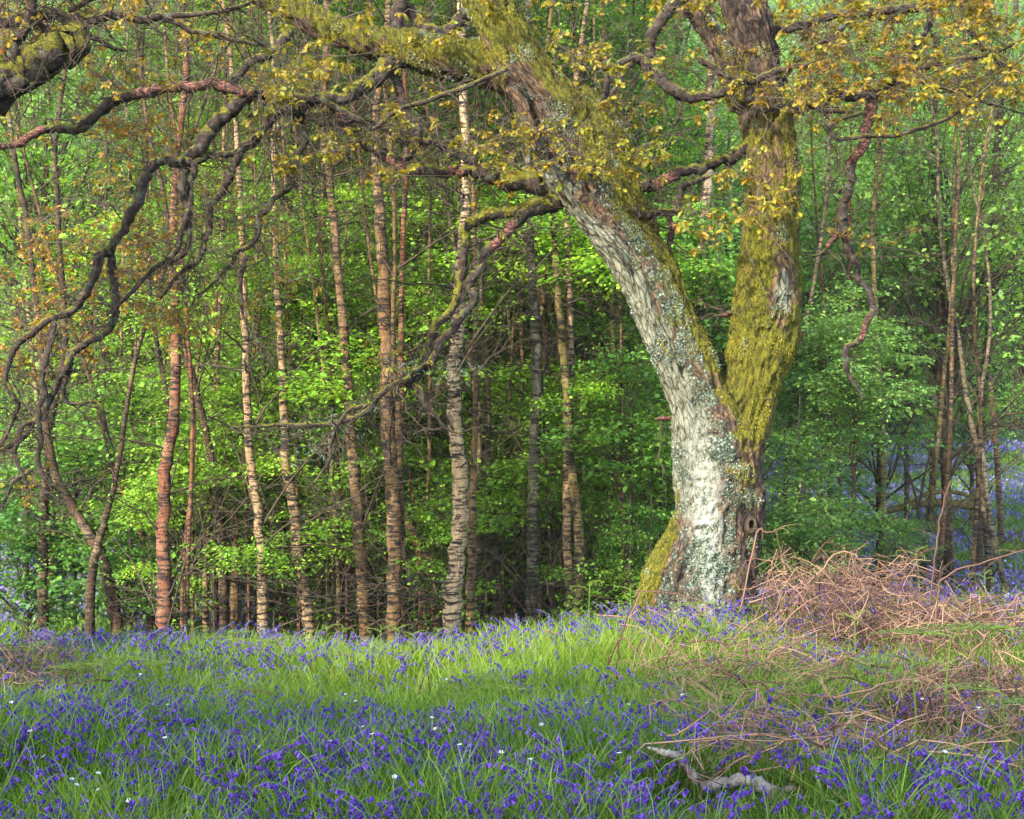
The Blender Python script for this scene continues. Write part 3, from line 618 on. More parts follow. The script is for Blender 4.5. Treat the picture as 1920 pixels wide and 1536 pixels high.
def limbs_mesh(name, cc, r0, base, mat, seed, every=1):
    r = np.random.default_rng(seed); mb = MB(); base = np.array(base)
    for c in cc[::every]:
        z0 = base[2] + (c[2] - base[2]) * r.uniform(.25, .75); a = np.array([base[0], base[1], z0])
        t = np.linspace(0, 1, 7)[:, None]; pth = a * (1 - t) + c * t + np.array([0, 0, .12 * np.linalg.norm(c - a)]) * t * (1 - t) * 2 + r.normal(0, .04, (7, 3)) * t
        tube(mb, pth, np.linspace(r0, r0 * .22, 7), 4, cap=False)
        for q in range(3):
            j = r.integers(2, 6); dv = (pth[j] - pth[j - 1]) / (np.linalg.norm(pth[j] - pth[j - 1]) + 1e-9) + r.normal(0, .5, 3)
            tube(mb, pth[j] + dv * np.linspace(0, 1, 4)[:, None] * r.uniform(.3, .9), np.linspace(r0 * .4, r0 * .15, 4), 3, cap=False)
    return mb.mesh('twigs', mat)

CROWN = {}
for k in range(3):
    CROWN['far%d' % k] = crown_mesh('crown', 2100, 13, .095, 3.6, 6.2, 100 + k, hollow=.3)
    CROWN['mid%d' % k] = crown_mesh('crown', 900, 13, .052, 1.5, 2.0, 200 + k, 'quad', hollow=.2)
    CROWN['bir%d' % k] = crown_mesh('crown', 620, 12, .042, 1.5, 2.6, 300 + k, 'quad', flat=.6, hollow=.2)
    CROWN['airy%d' % k] = crown_mesh('crown', 150, 12, .050, 1.0, .95, 500 + k, 'hex', flat=.25, hollow=.0)
    CROWN['bush%d' % k] = crown_mesh('crown', 560, 14, .058, 1.15, 1.0, 400 + k, 'hex', flat=.2, hollow=.15)
LIMBS = {}
for k in range(3):
    LIMBS['far%d' % k] = limbs_mesh('branches', CROWN['far%d' % k][1], .045, (0, 0, -6), M['darktwig'], k, 4)
    LIMBS['mid%d' % k] = limbs_mesh('branches', CROWN['mid%d' % k][1], .014, (0, 0, -2.2), M['darktwig'], k)
    LIMBS['bir%d' % k] = limbs_mesh('branches', CROWN['bir%d' % k][1], .012, (0, 0, -3.0), M['darktwig'], k)
    LIMBS['airy%d' % k] = limbs_mesh('branches', CROWN['airy%d' % k][1], .007, (0, 0, -1.0), M['darktwig'], k)
    LIMBS['bush%d' % k] = limbs_mesh('branches', CROWN['bush%d' % k][1], .009, (0, 0, -1.1), M['darktwig'], k)

def crown_on(root, key, off, scale, colour, rz=None, limbs=True):
    rz = rng.uniform(0, 6.28) if rz is None else rz
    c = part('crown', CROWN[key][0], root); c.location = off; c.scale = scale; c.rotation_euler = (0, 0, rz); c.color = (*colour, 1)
    if limbs:
        b = tag(part('twigs', LIMBS[key], root), kind='stuff'); b.location = off; b.scale = scale; b.rotation_euler = (0, 0, rz)
    return c
def stem_tree(name, label, cat, group, Y, rows, bark, crowns, top=8.5, extra=0, rough=.05, sides=9):
    P = px(rows, 0, Y); P[:, 3] *= .97                 # top to bottom
    if P[0, 2] > P[-1, 2]: P = P[::-1]
    x0 = P[0, 0]; zb = float(H(x0, Y)); rb = P[0, 3]
    Pb = [[x0, Y, zb - .12, rb * 1.35], [x0, Y, zb + .12, rb * 1.12]] if P[0, 2] > zb + .35 else [[x0, Y, zb - .12, rb * 1.25]]
    P = np.array([p for p in P if p[2] > zb + .15]); P[:, 1] += np.linspace(0, rng.normal(0, .3), len(P))
    d = P[-1] - P[-2]; d = d / max(.2, abs(d[2])); Pt = []
    z = P[-1, 2]; q = P[-1].copy()
    while z < top:
        q = q + np.array([d[0] * .6 + rng.normal(0, .08), d[1] * .6 + rng.normal(0, .08), 1.0, -q[3] * .14]); z = q[2]; Pt.append(q.copy())
    A = np.array(Pb + list(P) + Pt); Q = spline(A, max(12, len(A) * 5))
    root = tag(empty(name, (x0, Y, zb)), label, cat, group)
    mb = MB(); tube(mb, Q[:, :3], np.maximum(Q[:, 3], .006), sides, rough=rough, gnarl=.12)
    t = mb.build('trunk', M['birch'], root, (x0, Y, zb)); t.color = (*bark, 1)
    # ascending side branches
    if extra:
        mb = MB()
        for _ in range(extra):
            if extra != 16: mb = MB()
            j = rng.integers(int(len(Q) * .12), len(Q) - 2); a = Q[j, :3]; ln = rng.uniform(.5, 1.9); az = rng.uniform(0, 6.28)
            dv = np.array([math.cos(az) * .55, math.sin(az) * .55, rng.uniform(.15, 1.1)]); tt = np.linspace(0, 1, 8)[:, None]
            pth = a + dv * tt * ln + np.array([math.cos(az), math.sin(az), -.5]) * (tt ** 2) * ln * .35 + rng.normal(0, .03, (8, 3)) * tt
            tube(mb, pth, np.linspace(min(.012, Q[j, 3] * .35), .0028, 8), 4, cap=False)
            for _ in range(6):
                i2 = rng.integers(2, 7); d2 = (pth[i2] - pth[i2 - 1]); d2 = d2 / np.linalg.norm(d2) + rng.normal(0, .6, 3)
                tube(mb, pth[i2] + d2 * np.linspace(0, 1, 5)[:, None] * rng.uniform(.2, .7) + rng.normal(0, .02, (5, 3)), np.linspace(.004, .0018, 5), 3, cap=False)
            if extra != 16: mb.build('branch', M['darktwig'], root, (x0, Y, zb))
        if extra == 16: tag(mb.build('twigs', M['darktwig'], root, (x0, Y, zb)), kind='stuff')
    for key, dz, sc, col in crowns:
        j = int(np.argmin(np.abs(Q[:, 2] - dz))); c = Q[j, :3] - np.array([x0, Y, zb]); c[2] = dz - zb
        crown_on(root, key, tuple(c), (sc, sc, sc), col, limbs=(key[:3] != 'bir'))
    return root

G1, G2, G3 = (1.1, 1.15, .95), (1.55, 1.4, .8), (1.05, .98, 1.1)  # G2 is brightened to make up for light missing inside the wood
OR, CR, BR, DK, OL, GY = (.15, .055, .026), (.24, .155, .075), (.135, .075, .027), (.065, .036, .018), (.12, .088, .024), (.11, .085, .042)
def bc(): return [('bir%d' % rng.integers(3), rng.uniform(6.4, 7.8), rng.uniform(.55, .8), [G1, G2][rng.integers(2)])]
BIRCH = [
 ('shaded birch low on the far left with bark almost lost in leaves', 17.0, DK, [(92, 820, 14), (85, 950, 18), (80, 1080, 20), (82, 1200, 22)], 8),
 ('dark reddish leaning birch stem at the left, curving down to the right', 16.5, DK, [(105, 820, 14), (120, 900, 18), (150, 960, 20), (190, 1030, 22), (212, 1110, 24), (222, 1200, 26)], 8),
 ('thin dark stem beside the curving left birch, leaning the other way', 16.3, DK, [(235, 880, 10), (205, 980, 14), (180, 1060, 18), (168, 1200, 20)], 5),
 ('slim brown birch just left of the orange red trunk', 17.5, BR, [(240, 900, 8), (265, 960, 11), (282, 1060, 13), (285, 1200, 14)], 5),
 ('stout orange red birch trunk at left with peeling dark rings', 15.0, OR, [(308, 330, 14), (312, 520, 17), (316, 680, 20), (314, 790, 22), (300, 900, 24), (302, 1030, 26), (305, 1120, 29), (306, 1210, 32)], 10),
 ('first of the two close dark brown birches right of the orange trunk', 16.2, DK, [(340, 600, 10), (372, 720, 13), (395, 830, 15), (412, 930, 18), (420, 1060, 19), (419, 1200, 21)], 10),
 ('second of the two close dark brown birches, lighter and banded', 16.4, BR, [(388, 600, 8), (398, 760, 10), (418, 900, 14), (436, 1010, 16), (438, 1100, 17), (437, 1210, 18)], 6),
 ('pale cream birch with a slight bend at head height, left of centre', 15.2, CR, [(458, 480, 12), (461, 600, 14), (466, 760, 16), (470, 860, 17), (484, 950, 18), (491, 1050, 19), (492, 1130, 21), (497, 1220, 24)], 10),
 ('banded brown and cream birch leaning left as it rises', 15.4, CR, [(520, 520, 12), (527, 620, 15), (533, 760, 17), (538, 880, 19), (552, 960, 21), (560, 1050, 23), (576, 1130, 25), (582, 1220, 28)], 10),
 ('very straight thin olive birch pole', 16.8, OL, [(605, 260, 9), (604, 400, 11), (602, 560, 12), (599, 740, 13), (597, 900, 13), (600, 1010, 13), (596, 1200, 15)], 7),
 ('olive brown birch with a kink near its foot', 17.2, OL, [(612, 640, 8), (614, 800, 11), (616, 940, 15), (620, 1040, 17), (632, 1120, 18), (648, 1200, 18)], 5),
 ('tall rough brown birch left of the twin dark trunks', 15.4, BR, [(618, 230, 13), (628, 360, 15), (638, 480, 16), (650, 620, 18), (658, 760, 20), (670, 900, 22), (677, 1010, 24), (683, 1120, 27), (690, 1220, 29)], 10),
 ('thick dark brown birch left of centre, twin of the red stemmed one', 14.8, BR, [(702, 240, 15), (708, 360, 20), (716, 500, 25), (722, 640, 26), (726, 780, 27), (734, 900, 28), (740, 1020, 28), (740, 1120, 29), (738, 1220, 32)], 12),
 ('banded birch pressed close behind the thick dark brown trunk', 15.1, BR, [(742, 640, 9), (750, 760, 12), (752, 880, 14), (755, 1000, 16), (756, 1100, 17), (756, 1210, 19)], 4),
 ('smooth salmon red stem that swings right near the ground', 15.6, OR, [(764, 300, 9), (758, 450, 11), (754, 600, 12), (754, 760, 14), (750, 860, 14), (758, 940, 15), (775, 1000, 18), (802, 1050, 22), (816, 1120, 24), (826, 1210, 26)], 8),
 ('thick cream birch in the centre with bold dark bands', 14.4, (.36, .25, .13), [(872, 320, 18), (868, 430, 20), (858, 560, 23), (854, 660, 26), (850, 760, 28), (861, 870, 30), (864, 960, 31), (857, 1050, 33), (851, 1120, 36), (848, 1225, 40)], 10),
 ('brown birch half hidden behind the thick cream birch', 14.9, BR, [(892, 700, 10), (890, 820, 12), (886, 940, 15), (884, 1050, 17), (880, 1200, 20)], 4),
 ('greyish birch bowing left at mid height, right of the cream birch', 16.0, GY, [(866, 560, 10), (876, 640, 12), (890, 720, 14), (897, 820, 14), (896, 940, 15), (895, 1060, 16), (896, 1190, 18)], 6),
 ('rough grey brown birch right of the bowing one', 16.6, GY, [(905, 560, 10), (912, 680, 13), (914, 800, 16), (917, 920, 19), (928, 1040, 20), (936, 1180, 22)], 5),
 ('purple brown leaning stem in front of the far bluebells', 17.5, DK, [(1020, 760, 9), (1000, 860, 11), (985, 960, 13), (972, 1050, 15), (962, 1180, 17)], 5),
 ('greenish grey birch right of centre with forking top', 15.6, (.09, .085, .055), [(990, 360, 13), (996, 480, 16), (1003, 600, 19), (1006, 720, 21), (1002, 840, 22), (1000, 960, 23), (998, 1060, 24), (996, 1180, 26)], 9),
 ('slanting brown birch stem crossing the greenish grey one', 15.9, BR, [(1046, 380, 12), (1028, 500, 14), (1012, 590, 15), (1006, 700, 14), (1010, 1180, 14)], 2),
 ('olive mossy birch of the pair nearest the oak', 15.3, OL, [(1034, 330, 10), (1042, 470, 13), (1050, 600, 15), (1062, 720, 16), (1068, 840, 18), (1080, 930, 19), (1086, 1020, 20), (1084, 1180, 23)], 8),
 ('pinkish cream birch of the pair nearest the oak', 15.5, CR, [(1064, 340, 11), (1065, 460, 13), (1068, 580, 15), (1070, 700, 15), (1066, 820, 16), (1062, 940, 17), (1064, 1060, 18), (1066, 1190, 21)], 6),
 ('dark slim birch between the cream pair and the oak', 16.4, DK, [(1160, 700, 9), (1152, 840, 11), (1143, 960, 14), (1138, 1060, 16), (1134, 1180, 18)], 5),
 ('thin brown stem leaning behind the oak root', 18.0, BR, [(1175, 620, 7), (1196, 740, 8), (1216, 820, 9), (1232, 960, 10), (1240, 1190, 12)], 4),
 ('bright cream birch seen between the two oak stems', 17.0, (.26, .19, .11), [(1338, 120, 15), (1336, 220, 17), (1330, 320, 19), (1324, 400, 20), (1320, 500, 22), (1318, 620, 22), (1320, 1100, 24)], 6),
 ('slender grey stem just right of the oak trunk', 19.0, GY, [(1506, 560, 8), (1490, 660, 9), (1478, 760, 9), (1470, 900, 10), (1468, 1050, 12)], 5),
 ('mossy birch standing in deep shade on the right', 19.5, OL, [(1650, 560, 10), (1655, 700, 13), (1660, 850, 15), (1657, 960, 17), (1658, 1060, 19)], 6),
 ('silver birch on the right, left of a close pair', 20.0, GY, [(1795, 540, 8), (1812, 640, 9), (1822, 740, 10), (1842, 860, 12), (1850, 960, 14), (1856, 1060, 16)], 7),
 ('slimmer right hand silver birch of the close pair, bowed at its foot', 19.6, GY, [(1858, 760, 8), (1860, 880, 10), (1864, 960, 11), (1872, 1030, 12), (1886, 1110, 14)], 4),
 ('dark tall trunk deep in shade at the right edge', 24.0, DK, [(1842, 300, 14), (1840, 480, 16), (1842, 620, 17), (1836, 760, 18), (1835, 1000, 20)], 8),
]
for lab, Yb, colr, rows, ex in BIRCH:
    cr = bc() if ex >= 4 else []
    stem_tree('birch_tree', lab, 'birch tree', 'birches beyond the bank', Yb, rows, colr, cr, extra=int(ex * 2))

# slim poles among them
for k in range(128):
    Yb = rng.uniform(15.2, 22) if k % 3 else rng.uniform(20, 27); u = rng.uniform(320, 1230) if k < 116 else (rng.uniform(0, 330) if k < 123 else rng.uniform(1430, 1900))
    wpx = rng.uniform(5, 12); l = rng.normal(0, 50); zc = 1000
    rows = [(u + l, 300, wpx * .6), (u + l * .7 + rng.normal(0, 8), 550, wpx * .75), (u + l * .3 + rng.normal(0, 8), 800, wpx * .9), (u, 1080, wpx)]
    stem_tree('birch_sapling', 'slim bare birch pole lost among the other thin poles of the thicket', 'birch sapling', 'slim poles in the birch thicket', Yb, rows,
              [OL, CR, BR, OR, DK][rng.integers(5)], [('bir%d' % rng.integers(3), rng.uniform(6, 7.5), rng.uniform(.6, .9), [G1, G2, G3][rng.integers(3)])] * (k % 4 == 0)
              + [('airy%d' % rng.integers(3), rng.uniform(.0, 4.2), rng.uniform(.6, 1.0), [G2, (1.8, 1.6, .8), (2.0, 1.8, .8)][rng.integers(3)] if u < 1300 else G3)] * ((2 if 800 < u else 1) if u < 1300 else 0), top=7.5, extra=16, sides=6)  # low crowns tinted brighter in place of sun reaching them

# leafy saplings: (u, v of crown centre, Y, scale, colour, label or None)
SAP = [
 (345, 900, 16.4, .62, G2, 'bright leafy sapling in front of the orange red birch'),
 (235, 1060, 17.0, .6, (.8, .9, .8), 'low leafy sapling at the foot of the orange red birch'),
 (400, 820, 16.8, .45, G2, 'small bright sapling between the orange and the cream birch'),
 (50, 1040, 17.2, .85, (.7, .85, .8), 'leafy bush at the far left above the dark bank'),
 (140, 880, 17.5, 1.0, G1, 'leafy sapling behind the hanging oak branches at left'),
 (600, 560, 17.0, .75, G2, 'bright sapling spray high behind the twin brown birches'),
 (640, 890, 17.2, .6, G2, 'small sapling low between the rough brown birches'),
 (780, 430, 16.8, .65, G2, 'bright spray under the peeled oak limb'),
 (1180, 800, 15.5, .7, G1, 'broad leafy sapling just left of the oak trunk'),
 (1190, 1000, 15.8, .38, G1, 'low sapling left of the oak root'),
 (1500, 990, 16.0, .6, G3, 'dark green sapling just right of the oak trunk'),
 (1600, 700, 17.0, .6, G3, 'shaded sapling right of the oak in front of the bluebell slope'),
 (1700, 1010, 18.5, .32, G3, 'small shaded sapling left of the silver birch pair'),
 (1540, 660, 18.5, .8, G3, 'leafy sapling behind the hanging dead branch'),
 (1300, 560, 17.0, .9, G1, 'leafy sapling in the fork of the oak'),
 (480, 740, 18.0, 1.0, G2, 'sapling tinted as if sunlit behind the pale cream birch'),
 (950, 760, 21.0, 1.0, G2, 'yellow green sapling tinted as if in the sun beyond the centre birches'),
]
for k, (u, v, Yb, sc, colr, lab) in enumerate(SAP):
    c = at(u, v, Yb); zb = float(H(c[0], Yb)); root = tag(empty('sapling', (c[0], Yb, zb)), lab, 'sapling', 'leafy saplings')
    key = 'bush%d' % (k % 3)
    cr = crown_on(root, key, (0, 0, c[2] - zb), (sc, sc, sc * 1.1), colr)
    mb = MB(); h = c[2] - zb + .6; n = 12; t = np.linspace(0, 1, n)[:, None]
    tube(mb, np.array([0, 0, -.1]) + np.array([0, 0, h]) * t + rng.normal(0, .03, (n, 3)) * t, np.linspace(.022, .006, n), 6)
    mb.build('trunk', M['darktwig'], root)

for k in range(84):
    Yb = rng.uniform(16.6, 20.5) if k < 66 else rng.uniform(15.2, 16.2); u = rng.uniform(300, 1240) if k < 58 or k >= 66 else rng.uniform(1440, 1560); c = at(u, rng.uniform(700, 1110), Yb); zb = float(H(c[0], Yb))
    root = tag(empty('sapling', (c[0], Yb, zb)), 'thin airy leafy sapling filling a gap between the birch stems', 'sapling', 'airy saplings between the birch stems')
    q_ = rng.uniform(.65, 1.0) * (1 if k < 66 else .7); crown_on(root, 'airy%d' % (k % 3), (0, 0, c[2] - zb), (q_, q_, q_), [G2, (1.7, 1.55, .8), (2.0, 1.8, .8)][k % 3] if u < 1300 else G3)  # leaf tint brightened to stand in for light between the stems
    mb = MB(); h = c[2] - zb + .6; n = 9; t = np.linspace(0, 1, n)[:, None]
    tube(mb, np.array([0, 0, -.1]) + np.array([0, 0, h]) * t + rng.normal(0, .03, (n, 3)) * t, np.linspace(.012, .004, n), 5)
    mb.build('trunk', M['darktwig'], root)
# trees in the middle distance and the wood behind, each a trunk, limbs and a crown
def wood_tree(x, Yb, sc, key, colr, zc, label, group, trunk_r=.12, squash=1.0):
    zb = float(H(x, Yb)); root = tag(empty('broadleaf_tree', (x, Yb, zb)), label, 'tree', group)
    crown_on(root, key, (0, 0, zc - zb), (sc, sc, sc * squash), colr)
    mb = MB(); h = zc - zb + 2 * sc; n = 10; t = np.linspace(0, 1, n)[:, None]
    tube(mb, np.array([0, 0, -.2]) + np.array([rng.normal(0, .3), 0, h + .2]) * t + rng.normal(0, .06, (n, 3)) * t, np.linspace(trunk_r, trunk_r * .3, n), 8, rough=.04)
    o = mb.build('trunk', M['birch'], root); o.color = (*[DK, BR, GY][rng.integers(3)], 1)
for k in range(34):                                   # 20 to 34 m
    Yb = rng.uniform(20, 34); half = Yb * .36
    x = rng.uniform(-half, half); u = toU(x, Yb)
    if u > 1480: continue
    lo = rng.uniform(2.6, 3.6) if (850 < u < 1230 or u > 1530) else rng.uniform(-.2, 1.2)
    for q in range(1):
        wood_tree(x, Yb, rng.uniform(1.0, 1.5), 'mid%d' % rng.integers(3), [G1, G2, (1.8, 1.6, .8)][rng.integers(3)] if u < 1300 else [G1, G3][rng.integers(2)], lo + 2.2,  # bright tints offset the shade behind the birches
                  'leafy understorey tree merging with others behind the birches', 'understorey trees behind the birches', .05, 1.15)
for k in range(50):
    Yb = rng.uniform(18, 27); u = rng.uniform(380, 1260); c = at(u, rng.uniform(180, 930 if u < 860 else 800), Yb)
    wood_tree(c[0], Yb, rng.uniform(.5, .8), 'mid%d' % rng.integers(3), [G2, (2.0, 1.8, .8), (1.8, 1.6, .8)][rng.integers(3)], c[2],  # sunlight put into the leaf tint
              'small understorey tree tinted bright as if sunlit, among others between the birch stems', 'small trees tinted as if sunlit between the birches', .03, 1.1)
for (u, v, Yb) in ((1500, 420, 29), (1560, 150, 31), (1700, 330, 32), (1880, 250, 30), (1750, 80, 33), (1930, 520, 31), (1600, 600, 33), (1820, 610, 34)):
    c = at(u, v, Yb); wood_tree(c[0], Yb, 1.35, 'mid%d' % rng.integers(3), [(1.15, 1.1, 1.05), G3, (1.4, 1.3, 1.1)][rng.integers(3)], c[2],
                                'grey green crown among others above the far bluebell clearing', 'crowns above the bluebell clearing', .06, 1.25)
for (u, v, Yb, sc, colr, lab) in [(1780, 430, 22, 1.5, (1.3, 1.2, 1.1), 'pale green dense crown at the right edge of the wood'),
                                  (1650, 560, 24, 1.4, G3, 'deep green crown behind the hanging dead branch'),
                                  (100, 350, 22, 1.7, (1.15, 1.15, 1.0), 'fresh green crown filling the upper left of the wood'),
                                  (330, 520, 25, 1.6, G1, 'mid green crown behind the drooping oak branches')]:
    c = at(u, v, Yb); wood_tree(c[0], Yb, sc, 'mid1', colr, c[2], lab, None, .08, 1.2)
row = 0
for Yb0, n in ((37, 13), (44, 13), (52, 13), (61, 14), (70, 14), (80, 15)):
    half = Yb0 * .345 + 2
    for k in range(n):
        x = -half + (k + .5) * 2 * half / n + rng.normal(0, .8); Yb = Yb0 + rng.normal(0, 1.6)
        if Yb0 < 58 and toU(x, Yb) > (1300 if Yb0 < 50 else 1480): continue
        low = 3.0 if (toU(x, Yb) > 1480 or 820 < toU(x, Yb) < 1260) and Yb0 < 60 else rng.uniform(.0, 1.5)
        sc = rng.uniform(.85, 1.25); colr = [G1, G2, G3, (1.35, 1.25, .7)][rng.integers(4)]
        wood_tree(x, Yb, sc, 'far%d' % rng.integers(3), colr, float(H(x, Yb)) + low + 5.6 * sc, 'tall leafy tree deep in the wood, merging with its neighbours', 'trees at the back of the wood', .16)

for xs, ys, zc_, sc_ in ((-7.4, -3.2, 7.0, .8), (-12.0, -4.0, 8.0, .85), (-2.2, -6.8, 7.5, .7), (-4.8, -5.4, 6.2, .75)):  # unseen trees, added to cast shade over the foreground
    wood_tree(xs, ys, sc_, 'far0', G1, zc_, 'unseen tree added behind the camera, its crown shading the near bluebells', 'added shade trees behind the viewpoint', .2, .32)
# ------------------------------------------------------------------ small things on the far right slope
c = at(1742, 925, 33); zb = float(H(c[0], 33)); root = tag(empty('broken_stump', (c[0], 33, zb)), 'broken mossy stump leaning upright on the bluebell slope at right', 'stump')
mb = MB(); pth = np.array([[0, 0, -.1], [.02, 0, .25], [.04, 0, .6], [.05, 0, .95], [.09, 0, 1.1]]); tube(mb, spline(pth, 16), np.linspace(.12, .045, 16), 10, rough=.1)
mb.build('trunk', M['log'], root)
for lab, rows in (('fallen mossy log lying left of the close silver birches', [(1640, 965, 12), (1700, 950, 14), (1760, 943, 16), (1840, 950, 18)]),
                  ('thin arched fallen stem above the mossy log', [(1700, 945, 8), (1745, 925, 8), (1800, 925, 8), (1850, 950, 9)])):
    P = px(rows, 0, 32.5); mb = MB(); Q = spline(P, 24); tube(mb, Q[:, :3], Q[:, 3], 9, rough=.08)
    tag(mb.build('fallen_log', M['log']), lab, 'fallen log')
c = at(1725, 1060, 20.5); zb = float(H(c[0], 20.5)); root = tag(empty('sapling', (c[0], 20.5, zb)), 'dark bare sapling forking like a V on the bluebell slope', 'sapling')
for rows in ([(1727, 1080, 9), (1726, 1000, 8), (1722, 950, 8)], [(1722, 952, 6), (1708, 900, 5), (1685, 840, 4)], [(1724, 952, 6), (1732, 900, 5), (1742, 850, 3), (1738, 780, 2)]):
    P = px(rows, 0, 20.5); mb = MB(); Q = spline(P, 12); tube(mb, Q[:, :3], Q[:, 3], 6, rough=.05); mb.build('stem', M['darktwig'], root, (c[0], 20.5, zb))

# ------------------------------------------------------------------ grass
def meadow_pts(n, y0, y1, pow_=1.0, margin=.35):
    y = y0 + (y1 - y0) * rng.random(n) ** pow_; x = rng.uniform(-1, 1, n) * (y * .3153 + margin)
    return x, y
def fbm2(x, y, s, seed=0.0):
    return (np.sin(x * s + seed + 1.7 * np.sin(y * s * .7 + seed)) + np.sin(y * s * 1.3 - seed * 2 + 1.3 * np.sin(x * s * .9)) + .6 * np.sin((x + y) * s * 2.1 + seed)) / 2.6
brack = lambda x, y: sm(((x / y - .045 - .03 * np.sin(y * 2)) / .10)) * (.6 + .4 * fbm2(x, y, 2.2, 3))   # how much dead bracken
n = 200000
x, y = meadow_pts(n, 4.9, 14.2, .85)
cd = fbm2(x, y, 5.0, 1.0); br = brack(x, y)
kp_ = rng.random(n) < np.clip(1.0 + .5 * cd - .45 * br, .15, 1); x, y, cd, br = x[kp_], y[kp_], cd[kp_], br[kp_]; n = len(x)
z = H(x, y); clr = ((x - .80) / .42) ** 2 + ((y - 5.6) / .5) ** 2 < 1
hgt = np.where(clr, .42, 1) * rng.uniform(.10, .30, n) * (1 + .25 * cd) * (1 - .25 * br) * np.where(y > 10.5, .85, 1)
az = rng.uniform(0, 6.283, n); lean = np.abs(rng.normal(.35, .28, n)) * hgt; bend = np.abs(rng.normal(.25, .25, n)) * hgt
dx, dy = np.cos(az), np.sin(az); wd = rng.uniform(.0018, .0044, n); fx = rng.uniform(0, 6.283, n); sx_, sy_ = np.cos(fx) * wd, np.sin(fx) * wd
def lv(t, k): return np.stack([x + dx * (lean * t + bend * t * t) + sx_ * k, y + dy * (lean * t + bend * t * t) + sy_ * k, z - .02 + hgt * (t - .22 * t ** 3 * (bend / hgt > .35))], 1)
Vg = np.stack([lv(0, 1), lv(0, -1), lv(.45, .9), lv(.45, -.9), lv(.8, .55), lv(.8, -.55), lv(1.0, 0)], 1).reshape(-1, 3)
b = np.arange(n)[:, None] * 7; mb = MB()
tint = np.clip(.50 + .34 * np.exp(-((x - .2) / 1.9) ** 2 - ((y - 10.4) / 1.7) ** 2) + .16 * fbm2(x, y, 1.7, 5) + rng.normal(0, .17, n), 0, .9); tint = np.where(rng.random(n) < .03 + .22 * br, rng.uniform(.92, 1, n), tint)  # brighter tint at the crest paints in its patch of sun
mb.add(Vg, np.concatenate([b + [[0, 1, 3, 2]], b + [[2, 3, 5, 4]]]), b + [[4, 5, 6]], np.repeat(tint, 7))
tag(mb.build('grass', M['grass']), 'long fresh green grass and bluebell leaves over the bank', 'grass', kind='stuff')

# ------------------------------------------------------------------ bluebells
def bells(mb, P, D, L, tint, sides=5):
    d, s, nn = rot_frames(D, np.zeros(len(P))); N = len(P); a = np.linspace(0, 2 * np.pi, sides, endpoint=False)
    rr = [(0, .10), (.25, .26), (.7, .24), (1.0, .42)]
    V = np.stack([P[:, None] + d[:, None] * (L * t)[:, None, None] + (L * q)[:, None, None] * (np.cos(a)[None, :, None] * s[:, None] + np.sin(a)[None, :, None] * nn[:, None]) for t, q in rr], 1)
    R_ = len(rr); b = np.arange(N)[:, None] * (R_ * sides); Q = []
    for i in range(R_ - 1):
        for j in range(sides): Q.append(b + [[i * sides + j, i * sides + (j + 1) % sides, (i + 1) * sides + (j + 1) % sides, (i + 1) * sides + j]])
    mb.add(V.reshape(-1, 3), np.concatenate(Q), None, np.repeat(tint, R_ * sides))
def bluebell(h, az, seed, lod=0):
    """returns stem path rows, bell anchor points and directions for one plant at the origin"""
    r = np.random.default_rng(seed); t = np.linspace(0, 1, 9)
    out = .06 * t + .14 * np.clip(t - .55, 0, 1) ** 1.6 * 2.0
    pth = np.stack([np.cos(az) * out, np.sin(az) * out, h * (t - .28 * np.clip(t - .6, 0, 1) ** 2 * 3)], 1)
    nb_ = r.integers(8, 14); tt = np.sort(r.uniform(.62, 1, nb_)); tt[-1] = 1
    P = np.stack([np.interp(tt, t, pth[:, k]) for k in range(3)], 1)
    a2 = az + r.normal(0, .9, nb_); D = np.stack([np.cos(a2) * .6, np.sin(a2) * .6, r.uniform(-1.2, -.4, nb_)], 1)
    P = P + D / np.linalg.norm(D, axis=1)[:, None] * np.array([1, 1, .3]) * .010
    return pth, P, D, r.uniform(.010, .0155, nb_), r
protos = []
for k in range(6):
    h = .24 + .03 * (k % 4); pth, P, D, L, r = bluebell(h, 0.4 * k, 50 + k)
    m1 = MB(); tube(m1, pth, np.linspace(.0032, .0018, 9), 5, a=.6)
    for q in range(5):
        a = q * 1.256 + r.random(); t = np.linspace(0, 1, 6); ln = r.uniform(.16, .26); out = np.array([np.cos(a), np.sin(a)])
        c_ = np.stack([out[0] * ln * .7 * t, out[1] * ln * .7 * t, ln * (t * .95 - .75 * t ** 2.4)], 1); sw = np.array([-out[1], out[0], 0]) * .0055
        wv = np.sin(np.pi * np.clip(t * .85 + .12, 0, 1))[:, None]
        Vv = np.stack([c_ + sw * wv, c_ - sw * wv], 1).reshape(-1, 3); m1.add(Vv, [(2 * i, 2 * i + 1, 2 * i + 3, 2 * i + 2) for i in range(5)], None, r.uniform(.2, .7))
    m2 = MB(); bells(m2, P, D, L * 1.1, np.clip(r.normal(.5, .2, len(P)), 0, 1), 6)
    protos.append((m1.mesh('stem', M['plantstem']), m2.mesh('flower_head', M['bell'])))
